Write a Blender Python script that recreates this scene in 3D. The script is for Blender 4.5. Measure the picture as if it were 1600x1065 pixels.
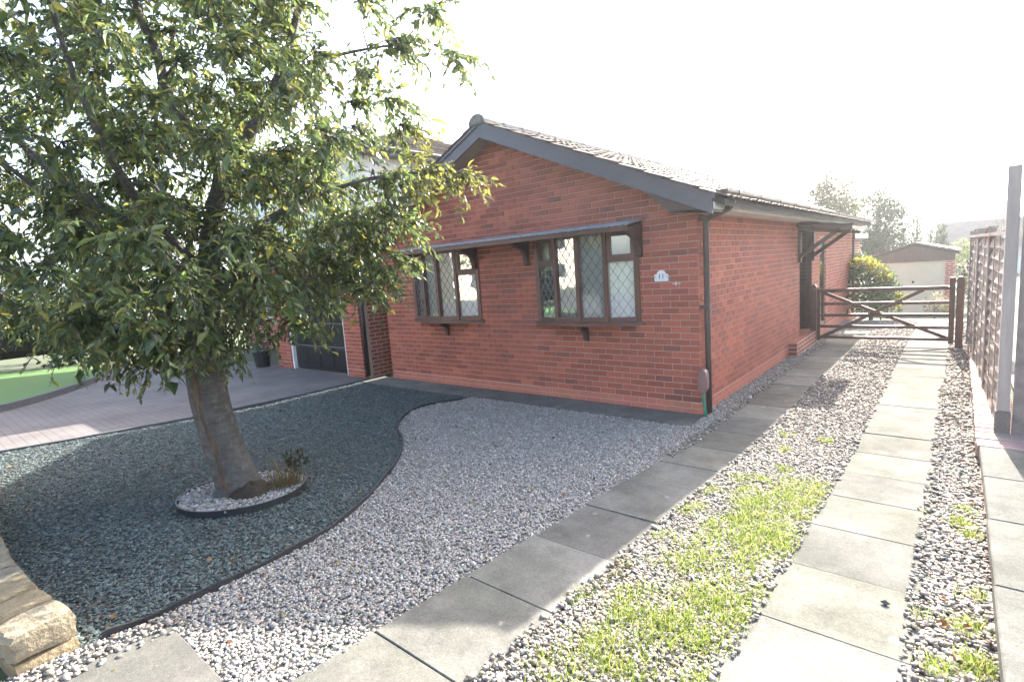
import bpy, bmesh, math, random
import numpy as np
from mathutils import Vector, Matrix
random.seed(7); rng = np.random.default_rng(7)
sc = bpy.context.scene
for o in list(bpy.data.objects): bpy.data.objects.remove(o)
COL = sc.collection

# ------------------------------------------------------------------ camera
CAM = np.array([2.263, -5.997, 1.841]); YAW, PITCH, ROLL = [math.radians(a) for a in (-40.27, -7.556, -4.011)]
FPX = 829.4
fw = np.array([math.sin(YAW)*math.cos(PITCH), math.cos(YAW)*math.cos(PITCH), math.sin(PITCH)])
rt = np.array([math.cos(YAW), -math.sin(YAW), 0]); up = np.cross(rt, fw)
cr, sr = math.cos(ROLL), math.sin(ROLL)
RT, UP = cr*rt + sr*up, -sr*rt + cr*up
cd = bpy.data.cameras.new('camera'); cam = bpy.data.objects.new('camera', cd); COL.objects.link(cam)
cd.sensor_width = 36; cd.lens = FPX/1600*36; cd.clip_start = 0.05; cd.clip_end = 9000
cam.matrix_world = Matrix(((RT[0], UP[0], -fw[0], CAM[0]), (RT[1], UP[1], -fw[1], CAM[1]), (RT[2], UP[2], -fw[2], CAM[2]), (0, 0, 0, 1)))
sc.camera = cam

# ------------------------------------------------------------------ sky, sun, exposure
SUN = Vector((-0.136, 1.79, 1.0)).normalized()
w = bpy.data.worlds.new('World'); sc.world = w; w.use_nodes = True
nt = w.node_tree; bg = nt.nodes['Background']
sky = nt.nodes.new('ShaderNodeTexSky'); sky.sky_type = 'NISHITA'; sky.sun_disc = False
sky.sun_elevation = math.asin(SUN.z); sky.sun_rotation = math.atan2(SUN.x, SUN.y) % (2*math.pi)
sky.air_density = 1.0; sky.dust_density = 4.0; sky.ozone_density = 1.0
nt.links.new(sky.outputs[0], bg.inputs[0]); bg.inputs[1].default_value = 0.15
ld = bpy.data.lights.new('sun', 'SUN'); ld.energy = 5.0; ld.angle = math.radians(0.53); ld.color = (1, 0.95, 0.86)
sun = bpy.data.objects.new('sun', ld); COL.objects.link(sun); sun.location = (0, 20, 20)
sun.rotation_euler = (-SUN).to_track_quat('-Z', 'Y').to_euler()
vs = sc.view_settings; vs.view_transform = 'Standard'; vs.look = 'None'; vs.exposure = 2.45; vs.gamma = 1

# ------------------------------------------------------------------ ground height and pixel helper
def zg(x, y):
    t = min(1, max(0, (x+6)/5)); y0 = -2.5 + 1.7*t
    d = y0 - y
    h = 0.055*(d if d > 0.4 else ((d+0.4)**2/1.6 if d > -0.4 else 0))
    if y > 0.5: h -= 0.006*min(y-0.5, 9.5)
    if y > 10: h -= 0.1*min(y-10, 7.5)
    return h
zgv = np.vectorize(zg)
def ray(px, py):
    return fw + RT*(px-800)/FPX - UP*(py-532.5)/FPX
def G(px, py):
    d = ray(px, py); z = 0.0
    for _ in range(40):
        p = CAM + d*(z-CAM[2])/d[2]; z = 0.5*z + 0.5*zg(p[0], p[1])
    return (float(p[0]), float(p[1]))

# ------------------------------------------------------------------ materials
MATS = {}
def newmat(name):
    m = bpy.data.materials.new(name); m.use_nodes = True; MATS[name] = m
    return m, m.node_tree, m.node_tree.nodes['Principled BSDF']
def N(t, typ, **kw):
    n = t.nodes.new(typ)
    for k, v in kw.items(): setattr(n, k, v)
    return n
def mix_rgb(t, fac, a, b, mode='MIX'):
    n = N(t, 'ShaderNodeMix', data_type='RGBA', blend_type=mode)
    for i, v in ((0, fac), (6, a), (7, b)):
        if hasattr(v, 'links'): t.links.new(v, n.inputs[i])
        else: n.inputs[i].default_value = v if not isinstance(v, tuple) else (*v[:3], 1)
    return n.outputs[2]
def noise(t, scale, detail=4, rough=0.6, vec=None):
    n = N(t, 'ShaderNodeTexNoise'); n.inputs['Scale'].default_value = scale
    n.inputs['Detail'].default_value = detail; n.inputs['Roughness'].default_value = rough
    if vec is None:
        vec = N(t, 'ShaderNodeNewGeometry').outputs['Position']
    t.links.new(vec, n.inputs['Vector']); return n.outputs['Fac']
def ramp(t, fac, lo, hi, a=0.0, b=1.0):
    n = N(t, 'ShaderNodeMapRange'); n.inputs[1].default_value = lo; n.inputs[2].default_value = hi
    n.inputs[3].default_value = a; n.inputs[4].default_value = b; t.links.new(fac, n.inputs[0]); return n.outputs[0]
def bump(t, p, h, strength=0.3, dist=0.01):
    b = N(t, 'ShaderNodeBump'); b.inputs['Strength'].default_value = strength; b.inputs['Distance'].default_value = dist
    t.links.new(h, b.inputs['Height']); t.links.new(b.outputs[0], p.inputs['Normal'])
def plain(name, c1, c2=None, scale=8, rough=0.6, bs=0.2, bscale=60, spec=0.5, metal=0, stretch=None, bdist=0.004):
    m, t, p = newmat(name)
    c2 = c2 or tuple(0.75*x for x in c1)
    vec = N(t, 'ShaderNodeNewGeometry').outputs['Position']
    if stretch:
        mp = N(t, 'ShaderNodeMapping'); mp.inputs['Scale'].default_value = stretch
        t.links.new(vec, mp.inputs[0]); vec = mp.outputs[0]
    f = ramp(t, noise(t, scale, 6, 0.65, vec), 0.3, 0.7)
    t.links.new(mix_rgb(t, f, c1, c2), p.inputs['Base Color'])
    p.inputs['Roughness'].default_value = rough; p.inputs['Metallic'].default_value = metal
    p.inputs['Specular IOR Level'].default_value = spec
    if bs: bump(t, p, noise(t, bscale, 4, 0.6, vec), bs, bdist)
    return m
def colattr(name, rough=0.8, scale=90, lo=0.75, hi=1.2, bs=0.4, spec=0.3, bdist=0.003):
    m, t, p = newmat(name)
    a = N(t, 'ShaderNodeAttribute', attribute_name='Col')
    v = ramp(t, noise(t, scale, 5), 0.25, 0.75, lo, hi)
    if name == 'brick':
        mu = N(t, 'ShaderNodeMath', operation='MULTIPLY'); t.links.new(v, mu.inputs[0]); t.links.new(ramp(t, noise(t, 1.1, 6, 0.7), 0.3, 0.7, 0.84, 1.12), mu.inputs[1]); v = mu.outputs[0]
    hs = N(t, 'ShaderNodeHueSaturation'); t.links.new(a.outputs['Color'], hs.inputs['Color']); t.links.new(v, hs.inputs['Value'])
    t.links.new(hs.outputs[0], p.inputs['Base Color']); p.inputs['Roughness'].default_value = rough
    p.inputs['Specular IOR Level'].default_value = spec
    if bs: bump(t, p, noise(t, scale*2, 4), bs, bdist)
    return m
colattr('brick', 0.85, 70); colattr('pebble', 0.9, 150, 0.7, 1.25, 0, 0.2); colattr('slate_chip', 0.8, 120, 0.7, 1.25, 0, 0.25)
colattr('tile', 0.8, 14, 0.55, 1.35, 0.6); colattr('sandstone', 0.9, 22, 0.6, 1.25, 0.8, 0.2, 0.012)
plain('mortar', (0.53, 0.385, 0.315), (0.43, 0.31, 0.255), 20, 0.95)
plain('dark_wood', (0.075, 0.042, 0.037), (0.050, 0.029, 0.026), 12, 0.5, 0.3, 40, 0.5, 0, (1, 1, 0.2))
plain('barge', (0.090, 0.092, 0.112), (0.070, 0.072, 0.088), 6, 0.42, 0.15)  # dark brown boards; blue-grey sky reflection is put into the colour
plain('window_brown', (0.135, 0.062, 0.046), (0.10, 0.047, 0.036), 10, 0.45, 0.1)
plain('soffit_paint', (0.30, 0.25, 0.20), (0.25, 0.21, 0.17), 9, 0.7, 0.1)
plain('white_paint', (0.75, 0.75, 0.74), (0.62, 0.62, 0.60), 5, 0.5, 0.05)
plain('gutter_plastic', (0.085, 0.064, 0.062), (0.066, 0.050, 0.049), 6, 0.35, 0.05)
plain('black_plastic', (0.018, 0.018, 0.02), (0.03, 0.03, 0.03), 9, 0.5, 0.2)
plain('black_paint', (0.012, 0.012, 0.014), (0.02, 0.02, 0.02), 9, 0.3, 0.1)
plain('canopy_lead', (0.25, 0.27, 0.31), (0.19, 0.205, 0.235), 10, 0.38, 0.2, 30)
plain('lead', (0.17, 0.17, 0.18), (0.12, 0.12, 0.125), 20, 0.5, 0)
plain('gate_wood', (0.115, 0.048, 0.040), (0.080, 0.034, 0.029), 14, 0.42, 0.3, 50, 0.5, 0, (0.2, 1, 1))
plain('fence_wood', (0.30, 0.25, 0.225), (0.19, 0.16, 0.145), 10, 0.85, 0.5, 40, 0.2, 0, (1, 0.15, 1))
plain('post_wood', (0.42, 0.36, 0.32), (0.28, 0.24, 0.215), 10, 0.85, 0.5, 40, 0.2, 0, (1, 1, 0.12))
plain('cream_paint', (0.55, 0.50, 0.38), (0.50, 0.455, 0.345), 3, 0.5, 0.05)
plain('render_white', (0.72, 0.72, 0.70), (0.60, 0.60, 0.58), 2, 0.9, 0.3, 80)
plain('soil', (0.075, 0.058, 0.042), (0.045, 0.036, 0.028), 7, 0.95, 0.8, 60, 0.2, 0, None, 0.02)
plain('gravel_bed', (0.335, 0.31, 0.275), (0.20, 0.183, 0.162), 48, 0.95, 1.0, 90, 0.2, 0, None, 0.02)
plain('slate_bed', (0.085, 0.102, 0.098), (0.055, 0.066, 0.063), 60, 0.9, 1.0, 90, 0.3, 0, None, 0.02)
plain('kerb_stone', (0.10, 0.10, 0.105), (0.07, 0.07, 0.075), 12, 0.85, 0.5, 50)
plain('asphalt', (0.06, 0.06, 0.062), (0.04, 0.04, 0.042), 40, 0.9, 0.8, 120)
plain('hose_green', (0.01, 0.20, 0.12), (0.01, 0.16, 0.09), 9, 0.4, 0)
plain('box_plastic', (0.22, 0.13, 0.12), (0.18, 0.10, 0.095), 9, 0.5, 0.1)
plain('brass', (0.55, 0.42, 0.2), None, 9, 0.35, 0, 60, 0.5, 1)
plain('plate_white', (0.80, 0.80, 0.80), (0.74, 0.74, 0.76), 9, 0.3, 0)
plain('ink_blue', (0.03, 0.04, 0.12), None, 9, 0.4, 0)
plain('hill', (0.075, 0.10, 0.06), (0.045, 0.065, 0.04), 0.02, 0.95, 0)
plain('meadow', (0.07, 0.09, 0.035), (0.05, 0.06, 0.03), 0.8, 0.95, 0.4, 20)
plain('dry_leaf', (0.30, 0.08, 0.03), (0.20, 0.10, 0.03), 30, 0.7, 0.2)
plain('terracotta', (0.35, 0.13, 0.08), (0.28, 0.10, 0.06), 9, 0.8, 0.2)
plain('roof_underlay', (0.05, 0.045, 0.045), None, 9, 0.9, 0)

def slab_mat():
    m, t, p = newmat('slab')
    a = N(t, 'ShaderNodeAttribute', attribute_name='Col')
    f = ramp(t, noise(t, 3.0, 8, 0.75), 0.36, 0.64); g = ramp(t, noise(t, 70, 5, 0.8), 0.38, 0.62)
    c = mix_rgb(t, f, (0.225, 0.216, 0.195), (0.135, 0.132, 0.120))
    st = ramp(t, noise(t, 0.9, 5, 0.7), 0.45, 0.62)
    c = mix_rgb(t, st, c, mix_rgb(t, 1.0, c, (0.72, 0.74, 0.70), 'MULTIPLY'))
    c = mix_rgb(t, g, c, mix_rgb(t, 1.0, c, (0.70, 0.70, 0.70), 'MULTIPLY'))
    ge = N(t, 'ShaderNodeNewGeometry')
    for vscale, lo, rmax, amt, lcol in ((7.0, 0.62, 0.20, 0.6, (0.34, 0.34, 0.31)), (17.0, 0.7, 0.16, 0.5, (0.36, 0.36, 0.33)), (3.1, 0.55, 0.30, 0.45, (0.09, 0.09, 0.082)), (11.0, 0.75, 0.2, 0.5, (0.07, 0.075, 0.06))):
        vo = N(t, 'ShaderNodeTexVoronoi'); vo.inputs['Scale'].default_value = vscale
        wv = N(t, 'ShaderNodeVectorMath', operation='ADD'); nn = N(t, 'ShaderNodeTexNoise'); nn.inputs['Scale'].default_value = vscale*4; nn.inputs['Detail'].default_value = 4
        t.links.new(ge.outputs['Position'], nn.inputs['Vector'])
        sc_ = N(t, 'ShaderNodeVectorMath', operation='SCALE'); sc_.inputs[3].default_value = 0.45/vscale
        t.links.new(nn.outputs['Color'], sc_.inputs[0]); t.links.new(ge.outputs['Position'], wv.inputs[0]); t.links.new(sc_.outputs[0], wv.inputs[1]); t.links.new(wv.outputs[0], vo.inputs['Vector'])
        sepc = N(t, 'ShaderNodeSeparateColor'); t.links.new(vo.outputs['Color'], sepc.inputs[0])
        rad = ramp(t, sepc.outputs[0], lo, 1.0, 0.0, rmax)
        sub = N(t, 'ShaderNodeMath', operation='SUBTRACT'); t.links.new(rad, sub.inputs[0]); t.links.new(vo.outputs['Distance'], sub.inputs[1])
        lich = ramp(t, sub.outputs[0], -0.02, 0.10, 0.0, amt)
        c = mix_rgb(t, lich, c, lcol)
    sp_ = ramp(t, noise(t, 420, 2, 0.5), 0.55, 0.7, 0.0, 0.5); c = mix_rgb(t, sp_, c, (0.30, 0.30, 0.28))
    sp_ = ramp(t, noise(t, 330, 2, 0.5), 0.6, 0.72, 0.0, 0.6); c = mix_rgb(t, sp_, c, (0.05, 0.05, 0.05))
    c = mix_rgb(t, 1.0, c, a.outputs['Color'], 'MULTIPLY')
    t.links.new(c, p.inputs['Base Color']); p.inputs['Roughness'].default_value = 0.95; p.inputs['Specular IOR Level'].default_value = 0.12
    bump(t, p, noise(t, 160, 4, 0.7), 0.5, 0.004)
slab_mat()
def leafmat(name, trans=0.35, rough=0.38, spec=0.6):
    m, t, p = newmat(name)
    a = N(t, 'ShaderNodeAttribute', attribute_name='Col')
    t.links.new(a.outputs['Color'], p.inputs['Base Color']); p.inputs['Roughness'].default_value = rough
    p.inputs['Specular IOR Level'].default_value = spec
    tr = N(t, 'ShaderNodeBsdfTranslucent')
    hs = N(t, 'ShaderNodeHueSaturation'); hs.inputs['Saturation'].default_value = 1.0; hs.inputs['Value'].default_value = 1.7
    t.links.new(a.outputs['Color'], hs.inputs['Color']); t.links.new(hs.outputs[0], tr.inputs[0])
    mx = N(t, 'ShaderNodeMixShader'); mx.inputs[0].default_value = trans
    t.links.new(p.outputs[0], mx.inputs[1]); t.links.new(tr.outputs[0], mx.inputs[2])
    t.links.new(mx.outputs[0], t.nodes['Material Output'].inputs[0])
leafmat('leaf', 0.45, 0.30, 0.7); leafmat('leaf_matt', 0.3, 0.7, 0.3); leafmat('grass', 0.35, 0.6, 0.3)
def glass_mat():
    m, t, p = newmat('glass'); t.nodes.remove(p)
    gl = N(t, 'ShaderNodeBsdfGlossy'); gl.inputs['Roughness'].default_value = 0.015; gl.inputs[0].default_value = (0.95, 0.97, 1, 1)
    tr = N(t, 'ShaderNodeBsdfTransparent'); tr.inputs[0].default_value = (0.94, 0.96, 0.96, 1)
    lw = N(t, 'ShaderNodeFresnel'); lw.inputs[0].default_value = 1.75
    nz = noise(t, 2.5, 2); b = N(t, 'ShaderNodeBump'); b.inputs['Strength'].default_value = 0.06; b.inputs['Distance'].default_value = 0.02
    t.links.new(nz, b.inputs['Height']); t.links.new(b.outputs[0], gl.inputs['Normal'])
    f = ramp(t, lw.outputs[0], 0, 0.6, 0.22, 0.95)
    mx = N(t, 'ShaderNodeMixShader'); t.links.new(f, mx.inputs[0])
    t.links.new(tr.outputs[0], mx.inputs[1]); t.links.new(gl.outputs[0], mx.inputs[2]); t.links.new(mx.outputs[0], t.nodes['Material Output'].inputs[0])
glass_mat()
plain('curtain', (0.88, 0.88, 0.86), (0.80, 0.80, 0.78), 30, 0.95, 0, 60, 0.1, 0, (1, 1, 0.05))
def bark_mat():
    m, t, p = newmat('bark')
    ge = N(t, 'ShaderNodeNewGeometry').outputs['Position']
    mp = N(t, 'ShaderNodeMapping'); mp.inputs['Scale'].default_value = (11, 11, 30); t.links.new(ge, mp.inputs[0])
    band = ramp(t, noise(t, 1.0, 5, 0.6, mp.outputs[0]), 0.35, 0.65)
    blot = ramp(t, noise(t, 9, 5), 0.35, 0.65)
    li = ramp(t, noise(t, 17, 6, 0.75), 0.52, 0.66)
    c = mix_rgb(t, band, (0.20, 0.178, 0.16), (0.125, 0.105, 0.094)); c = mix_rgb(t, li, c, (0.24, 0.235, 0.21)); c = mix_rgb(t, blot, c, mix_rgb(t, 1.0, c, (0.7, 0.72, 0.7), 'MULTIPLY'))
    t.links.new(c, p.inputs['Base Color']); p.inputs['Roughness'].default_value = 0.8
    bump(t, p, noise(t, 1.4, 8, 0.78, mp.outputs[0]), 1.0, 0.05)
bark_mat()
plain('bark_scar', (0.22, 0.155, 0.105), (0.055, 0.038, 0.030), 22, 0.9, 1.0, 45, 0.2, 0, (1, 1, 0.25), 0.03)
def brick_tex(name, c1, c2, mort, bw, bh, axis='XZ', mort_size=0.01, rough=0.85, offset=0.5):
    m, t, p = newmat(name)
    ge = N(t, 'ShaderNodeNewGeometry').outputs['Position']; se = N(t, 'ShaderNodeSeparateXYZ'); t.links.new(ge, se.inputs[0])
    cb = N(t, 'ShaderNodeCombineXYZ'); t.links.new(se.outputs['XYZ'.index(axis[0])], cb.inputs[0]); t.links.new(se.outputs['XYZ'.index(axis[1])], cb.inputs[1])
    b = N(t, 'ShaderNodeTexBrick'); b.offset = offset; t.links.new(cb.outputs[0], b.inputs['Vector'])
    b.inputs['Color1'].default_value = (*c1, 1); b.inputs['Color2'].default_value = (*c2, 1); b.inputs['Mortar'].default_value = (*mort, 1)
    b.inputs['Scale'].default_value = 1; b.inputs['Mortar Size'].default_value = mort_size; b.inputs['Brick Width'].default_value = bw; b.inputs['Row Height'].default_value = bh
    b.inputs['Mortar Smooth'].default_value = 0.1
    v = ramp(t, noise(t, 1.3, 5), 0.3, 0.7, 0.75, 1.2); hs = N(t, 'ShaderNodeHueSaturation')
    t.links.new(b.outputs[0], hs.inputs['Color']); t.links.new(v, hs.inputs['Value']); t.links.new(hs.outputs[0], p.inputs['Base Color'])
    p.inputs['Roughness'].default_value = rough; p.inputs['Specular IOR Level'].default_value = 0.3
    inv = N(t, 'ShaderNodeMath', operation='SUBTRACT'); inv.inputs[0].default_value = 1; t.links.new(b.outputs['Fac'], inv.inputs[1])
    bump(t, p, inv.outputs[0], 0.6, 0.006)
BR1, BR2, BRM = (0.355, 0.108, 0.072), (0.30, 0.092, 0.066), (0.52, 0.39, 0.33)
brick_tex('brick_wall_x', BR1, BR2, BRM, 0.225, 0.075, 'XZ'); brick_tex('brick_wall_y', BR1, BR2, BRM, 0.225, 0.075, 'YZ')
brick_tex('roof_tex', (0.10, 0.09, 0.095), (0.075, 0.07, 0.075), (0.05, 0.045, 0.048), 0.25, 0.12, 'XZ', 0.01)
brick_tex('roof_tex_y', (0.24, 0.195, 0.165), (0.19, 0.158, 0.135), (0.06, 0.05, 0.045), 0.28, 0.16, 'YZ', 0.012)
brick_tex('paver', (0.155, 0.132, 0.122), (0.135, 0.120, 0.114), (0.105, 0.096, 0.090), 0.205, 0.105, 'XY', 0.006)
def lawn_mat():
    m, t, p = newmat('turf')
    f = noise(t, 140, 3); c = mix_rgb(t, ramp(t, f, 0.3, 0.7), (0.11, 0.20, 0.055), (0.065, 0.125, 0.035))
    t.links.new(c, p.inputs['Base Color']); p.inputs['Roughness'].default_value = 0.9; bump(t, p, f, 0.8, 0.02)
lawn_mat()

# ------------------------------------------------------------------ mesh helpers
ROOT = {}
def root_of(o):
    while o is not None and o.parent is not None: o = o.parent
    return o
def off(parent):
    r = root_of(parent); return Vector(r.location) if r is not None else Vector((0, 0, 0))
class MB:
    def __init__(s): s.v = []; s.f = []
    def add(s, vs, fs):
        n = len(s.v); s.v += [tuple(v) for v in vs]; s.f += [tuple(n+i for i in f) for f in fs]; return s
    def hexa(s, p):   # 8 points: bottom 4 (ccw), top 4
        return s.add(p, [(3, 2, 1, 0), (4, 5, 6, 7), (0, 1, 5, 4), (1, 2, 6, 5), (2, 3, 7, 6), (3, 0, 4, 7)])
    def box(s, x0, x1, y0, y1, z0, z1):
        return s.hexa([(x0, y0, z0), (x1, y0, z0), (x1, y1, z0), (x0, y1, z0), (x0, y0, z1), (x1, y0, z1), (x1, y1, z1), (x0, y1, z1)])
    def prism(s, poly, axis, a, b):
        n = len(poly)
        def P(q, t):
            return {'y': (q[0], t, q[1]), 'x': (t, q[0], q[1]), 'z': (q[0], q[1], t)}[axis]
        vs = [P(q, a) for q in poly] + [P(q, b) for q in poly]
        fs = [tuple(range(n)), tuple(range(2*n-1, n-1, -1))] + [(i, i+n, (i+1) % n+n, (i+1) % n) for i in range(n)]
        return s.add(vs, fs)
    def beam(s, p, q, w, h, upv=(0, 0, 1)):
        p, q = Vector(p), Vector(q); d = (q-p).normalized(); u = Vector(upv); sd = d.cross(u)
        if sd.length < 1e-4: sd = d.cross(Vector((0, 1, 0)))
        sd.normalize(); u = sd.cross(d).normalized(); a, b = sd*w/2, u*h/2
        return s.hexa([p-a-b, p+a-b, q+a-b, q-a-b, p-a+b, p+a+b, q+a+b, q-a+b])
    def tube(s, path, rad, n=8, cap=True):
        path = [Vector(p) for p in path]; k = len(path)
        if not hasattr(rad, '__len__'): rad = [rad]*k
        base = len(s.v); ref = Vector((0.31, 0.83, 0.47)).normalized()
        for i, p in enumerate(path):
            d = (path[min(i+1, k-1)]-path[max(i-1, 0)]).normalized()
            a = d.cross(ref).normalized(); b = d.cross(a).normalized()
            for j in range(n):
                t = 2*math.pi*j/n; s.v.append(tuple(p + (a*math.cos(t)+b*math.sin(t))*rad[i]))
        for i in range(k-1):
            for j in range(n):
                s.f.append((base+i*n+j, base+i*n+(j+1) % n, base+(i+1)*n+(j+1) % n, base+(i+1)*n+j))
        if cap:
            s.f.append(tuple(base+j for j in range(n))[::-1]); s.f.append(tuple(base+(k-1)*n+j for j in range(n)))
        return s
    def mesh(s, name, o=Vector((0, 0, 0)), col=None, bevel=0, recalc=True):
        me = bpy.data.meshes.new(name)
        me.from_pydata([(v[0]-o[0], v[1]-o[1], v[2]-o[2]) for v in s.v], [], s.f)
        if recalc or bevel:
            bm = bmesh.new(); bm.from_mesh(me)
            if bevel: bmesh.ops.bevel(bm, geom=bm.edges[:], offset=bevel, segments=1, affect='EDGES', clamp_overlap=True)
            bmesh.ops.recalc_face_normals(bm, faces=bm.faces[:]); bm.to_mesh(me); bm.free()
        if col is not None:
            a = me.attributes.new('Col', 'FLOAT_COLOR', 'POINT'); a.data.foreach_set('color', np.tile(np.array([*col, 1.0], np.float32), len(me.vertices)))
        return me
    def build(s, name, mat, parent=None, smooth=False, col=None, bevel=0):
        return link(s.mesh(name, off(parent), col, bevel), name, mat, parent, smooth)
def link(me, name, mat, parent=None, smooth=False):
    o = bpy.data.objects.new(name, me); COL.objects.link(o)
    if mat and not me.materials: me.materials.append(MATS[mat])
    me.polygons.foreach_set('use_smooth', [bool(smooth)]*len(me.polygons))
    if parent is not None: o.parent = parent
    return o
def tag(o, label=None, cat=None, group=None, kind=None):
    if label: o['label'] = label
    if cat: o['category'] = cat
    if group: o['group'] = group
    if kind: o['kind'] = kind
    return o
def thing(name, loc, label, cat, group=None):
    o = bpy.data.objects.new(name, None); COL.objects.link(o); o.location = loc; o.empty_display_size = 0.1
    return tag(o, label, cat, group)
def inst(src, loc, rot=None, parent=None, scale=None, name=None):
    o = src.copy(); COL.objects.link(o); o.location = loc
    if rot is not None: o.rotation_euler = rot
    if scale is not None: o.scale = scale
    if parent is not None: o.parent = parent
    return o
def np_mesh(name, V, F, mat, parent=None, col=None, smooth=False):
    o3 = np.array(off(parent)); V = np.asarray(V, np.float32) - o3.astype(np.float32); F = np.asarray(F, np.int32); k = F.shape[1]
    me = bpy.data.meshes.new(name); me.vertices.add(len(V)); me.vertices.foreach_set('co', V.ravel())
    me.loops.add(F.size); me.loops.foreach_set('vertex_index', F.ravel())
    me.polygons.add(len(F)); me.polygons.foreach_set('loop_start', np.arange(0, F.size, k, dtype=np.int32))
    me.update(calc_edges=True)
    me.polygons.foreach_set('use_smooth', np.full(len(F), bool(smooth)))
    if col is not None:
        a = me.attributes.new('Col', 'FLOAT_COLOR', 'POINT')
        c = np.ones((len(V), 4), np.float32); c[:, :3] = col; a.data.foreach_set('color', c.ravel())
    return link(me, name, mat, parent, smooth)
def bulk(tv, tf, pos, R, S):
    tv = np.asarray(tv, float); n = len(pos); k = len(tv)
    V = (tv[None]*S[:, None, :]); V = np.einsum('nij,nkj->nki', R, V) + pos[:, None, :]
    F = np.asarray(tf)[None] + (np.arange(n)*k)[:, None, None]
    return V.reshape(-1, 3), F.reshape(-1, F.shape[-1])
def rotm(n, tilt=math.pi):
    a = rng.uniform(0, 2*math.pi, n); b = rng.normal(0, tilt, n); c = rng.normal(0, tilt, n)
    ca, sa, cb, sb, cc, s_ = np.cos(a), np.sin(a), np.cos(b), np.sin(b), np.cos(c), np.sin(c)
    z = np.zeros(n); o = np.ones(n)
    Rz = np.stack([ca, -sa, z, sa, ca, z, z, z, o], 1).reshape(n, 3, 3); Rx = np.stack([o, z, z, z, cb, -sb, z, sb, cb], 1).reshape(n, 3, 3)
    Ry = np.stack([cc, z, s_, z, o, z, -s_, z, cc], 1).reshape(n, 3, 3)
    return Rz @ Rx @ Ry
def basis(d, nrm):
    d = d/np.linalg.norm(d, axis=1, keepdims=True); s = np.cross(d, nrm); s /= np.linalg.norm(s, axis=1, keepdims=True)+1e-9
    u = np.cross(s, d); return np.stack([s, d, u], 2)      # columns: side, dir, normal
def inside(P, poly):
    x, y = P[:, 0], P[:, 1]; c = np.zeros(len(P), bool); n = len(poly)
    for i in range(n):
        x0, y0 = poly[i]; x1, y1 = poly[i-1]
        c ^= ((y0 > y) != (y1 > y)) & (x < (x1-x0)*(y-y0)/((y1-y0) if y1 != y0 else 1e-9) + x0)
    return c
def sheet(name, poly, zo, mat, cut=0.5, parent=None, label=None):
    bm = bmesh.new(); bm.faces.new([bm.verts.new((x, y, 0)) for x, y in poly])
    xs = [p[0] for p in poly]; ys = [p[1] for p in poly]
    for ax, lo, hi in ((0, min(xs), max(xs)), (1, min(ys), max(ys))):
        v = math.ceil(lo/cut)*cut
        while v < hi:
            co = [0, 0, 0]; co[ax] = v; nn = [0, 0, 0]; nn[ax] = 1
            bmesh.ops.bisect_plane(bm, geom=bm.verts[:]+bm.edges[:]+bm.faces[:], plane_co=co, plane_no=nn, dist=1e-5); v += cut
    bmesh.ops.triangulate(bm, faces=bm.faces[:])
    for v in bm.verts: v.co.z = zg(v.co.x, v.co.y) + zo
    bmesh.ops.recalc_face_normals(bm, faces=bm.faces[:])
    me = bpy.data.meshes.new(name); bm.to_mesh(me); bm.free()
    o = link(me, name, mat, parent); o['kind'] = 'structure'
    return o
def smooth_curve(pts, n=8):
    out = []; k = len(pts)
    for i in range(k-1):
        p0, p1, p2, p3 = [np.array(pts[j]) for j in (max(i-1, 0), i, i+1, min(i+2, k-1))]
        for t in np.arange(n)/n:
            out.append(tuple(0.5*((2*p1)+(-p0+p2)*t+(2*p0-5*p1+4*p2-p3)*t*t+(-p0+3*p1-3*p2+p3)*t**3)))
    return out + [tuple(pts[-1])]

# ------------------------------------------------------------------ ground
def ground():
    xs = np.unique(np.concatenate([np.arange(-30, 20, 1.0), np.linspace(-4000, -30, 14), np.linspace(20, 4000, 14)]))
    ys = np.unique(np.concatenate([np.arange(-30, 30, 1.0), np.linspace(-4000, -30, 14), np.linspace(30, 4000, 14)]))
    V = []; F = []; m = len(xs)
    for y in ys:
        for x in xs: V.append((x, y, zg(x, max(y, -6.5)) - 0.03))
    for j in range(len(ys)-1):
        for i in range(m-1): F.append((j*m+i, j*m+i+1, (j+1)*m+i+1, (j+1)*m+i))
    tag(np_mesh('ground', V, F, 'meadow'), kind='structure')
ground()

EDGE = smooth_curve([G(*q) for q in ((160, 1000), (250, 965), (400, 893), (500, 840), (560, 795), (605, 745), (625, 715), (629, 690), (622, 668), (640, 645), (680, 632), (722, 626))], 6)
PAVE = [(-6.12, -0.30), (-6.12, -1.6), (-6.11, -3.3), (-6.12, -4.7), (-6.2, -5.6), (-6.25, -6.6)]
SLX0, SLX1 = 0.24, 0.825         # house-side wheel strip
SRX0, SRX1 = 1.575, 2.17         # fence-side wheel strip
# beds
slate_poly = [(-6.1, -0.52), (-3.28, -0.52)] + EDGE[::-1] + [(-0.75, -5.62), (-1.1, -5.75), (-2.0, -5.85), (-3.2, -5.8), (-6.2, -5.8)] + PAVE[::-1][1:]
gravel_poly = [(-3.28, -0.50), (0.0, -0.5), (0.0, 11.3), (SLX0+0.02, 11.3), (SLX0+0.02, -6.6), (-0.75, -6.6), (-0.75, -5.6)] + EDGE
sheet('gravel_bed', gravel_poly, 0.004, 'gravel_bed')
sheet('gravel_bed', [(SLX1-0.02, -6.6), (SRX0+0.02, -6.6), (SRX0+0.02, 10.3), (SLX1-0.02, 10.3)], 0.004, 'gravel_bed')
sheet('gravel_bed', [(SRX1-0.02, -6.6), (2.45, -6.6), (2.45, 10.0), (SRX1-0.02, 10.0)], 0.004, 'gravel_bed')
sheet('slate_bed', slate_poly, 0.004, 'slate_bed')
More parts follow.
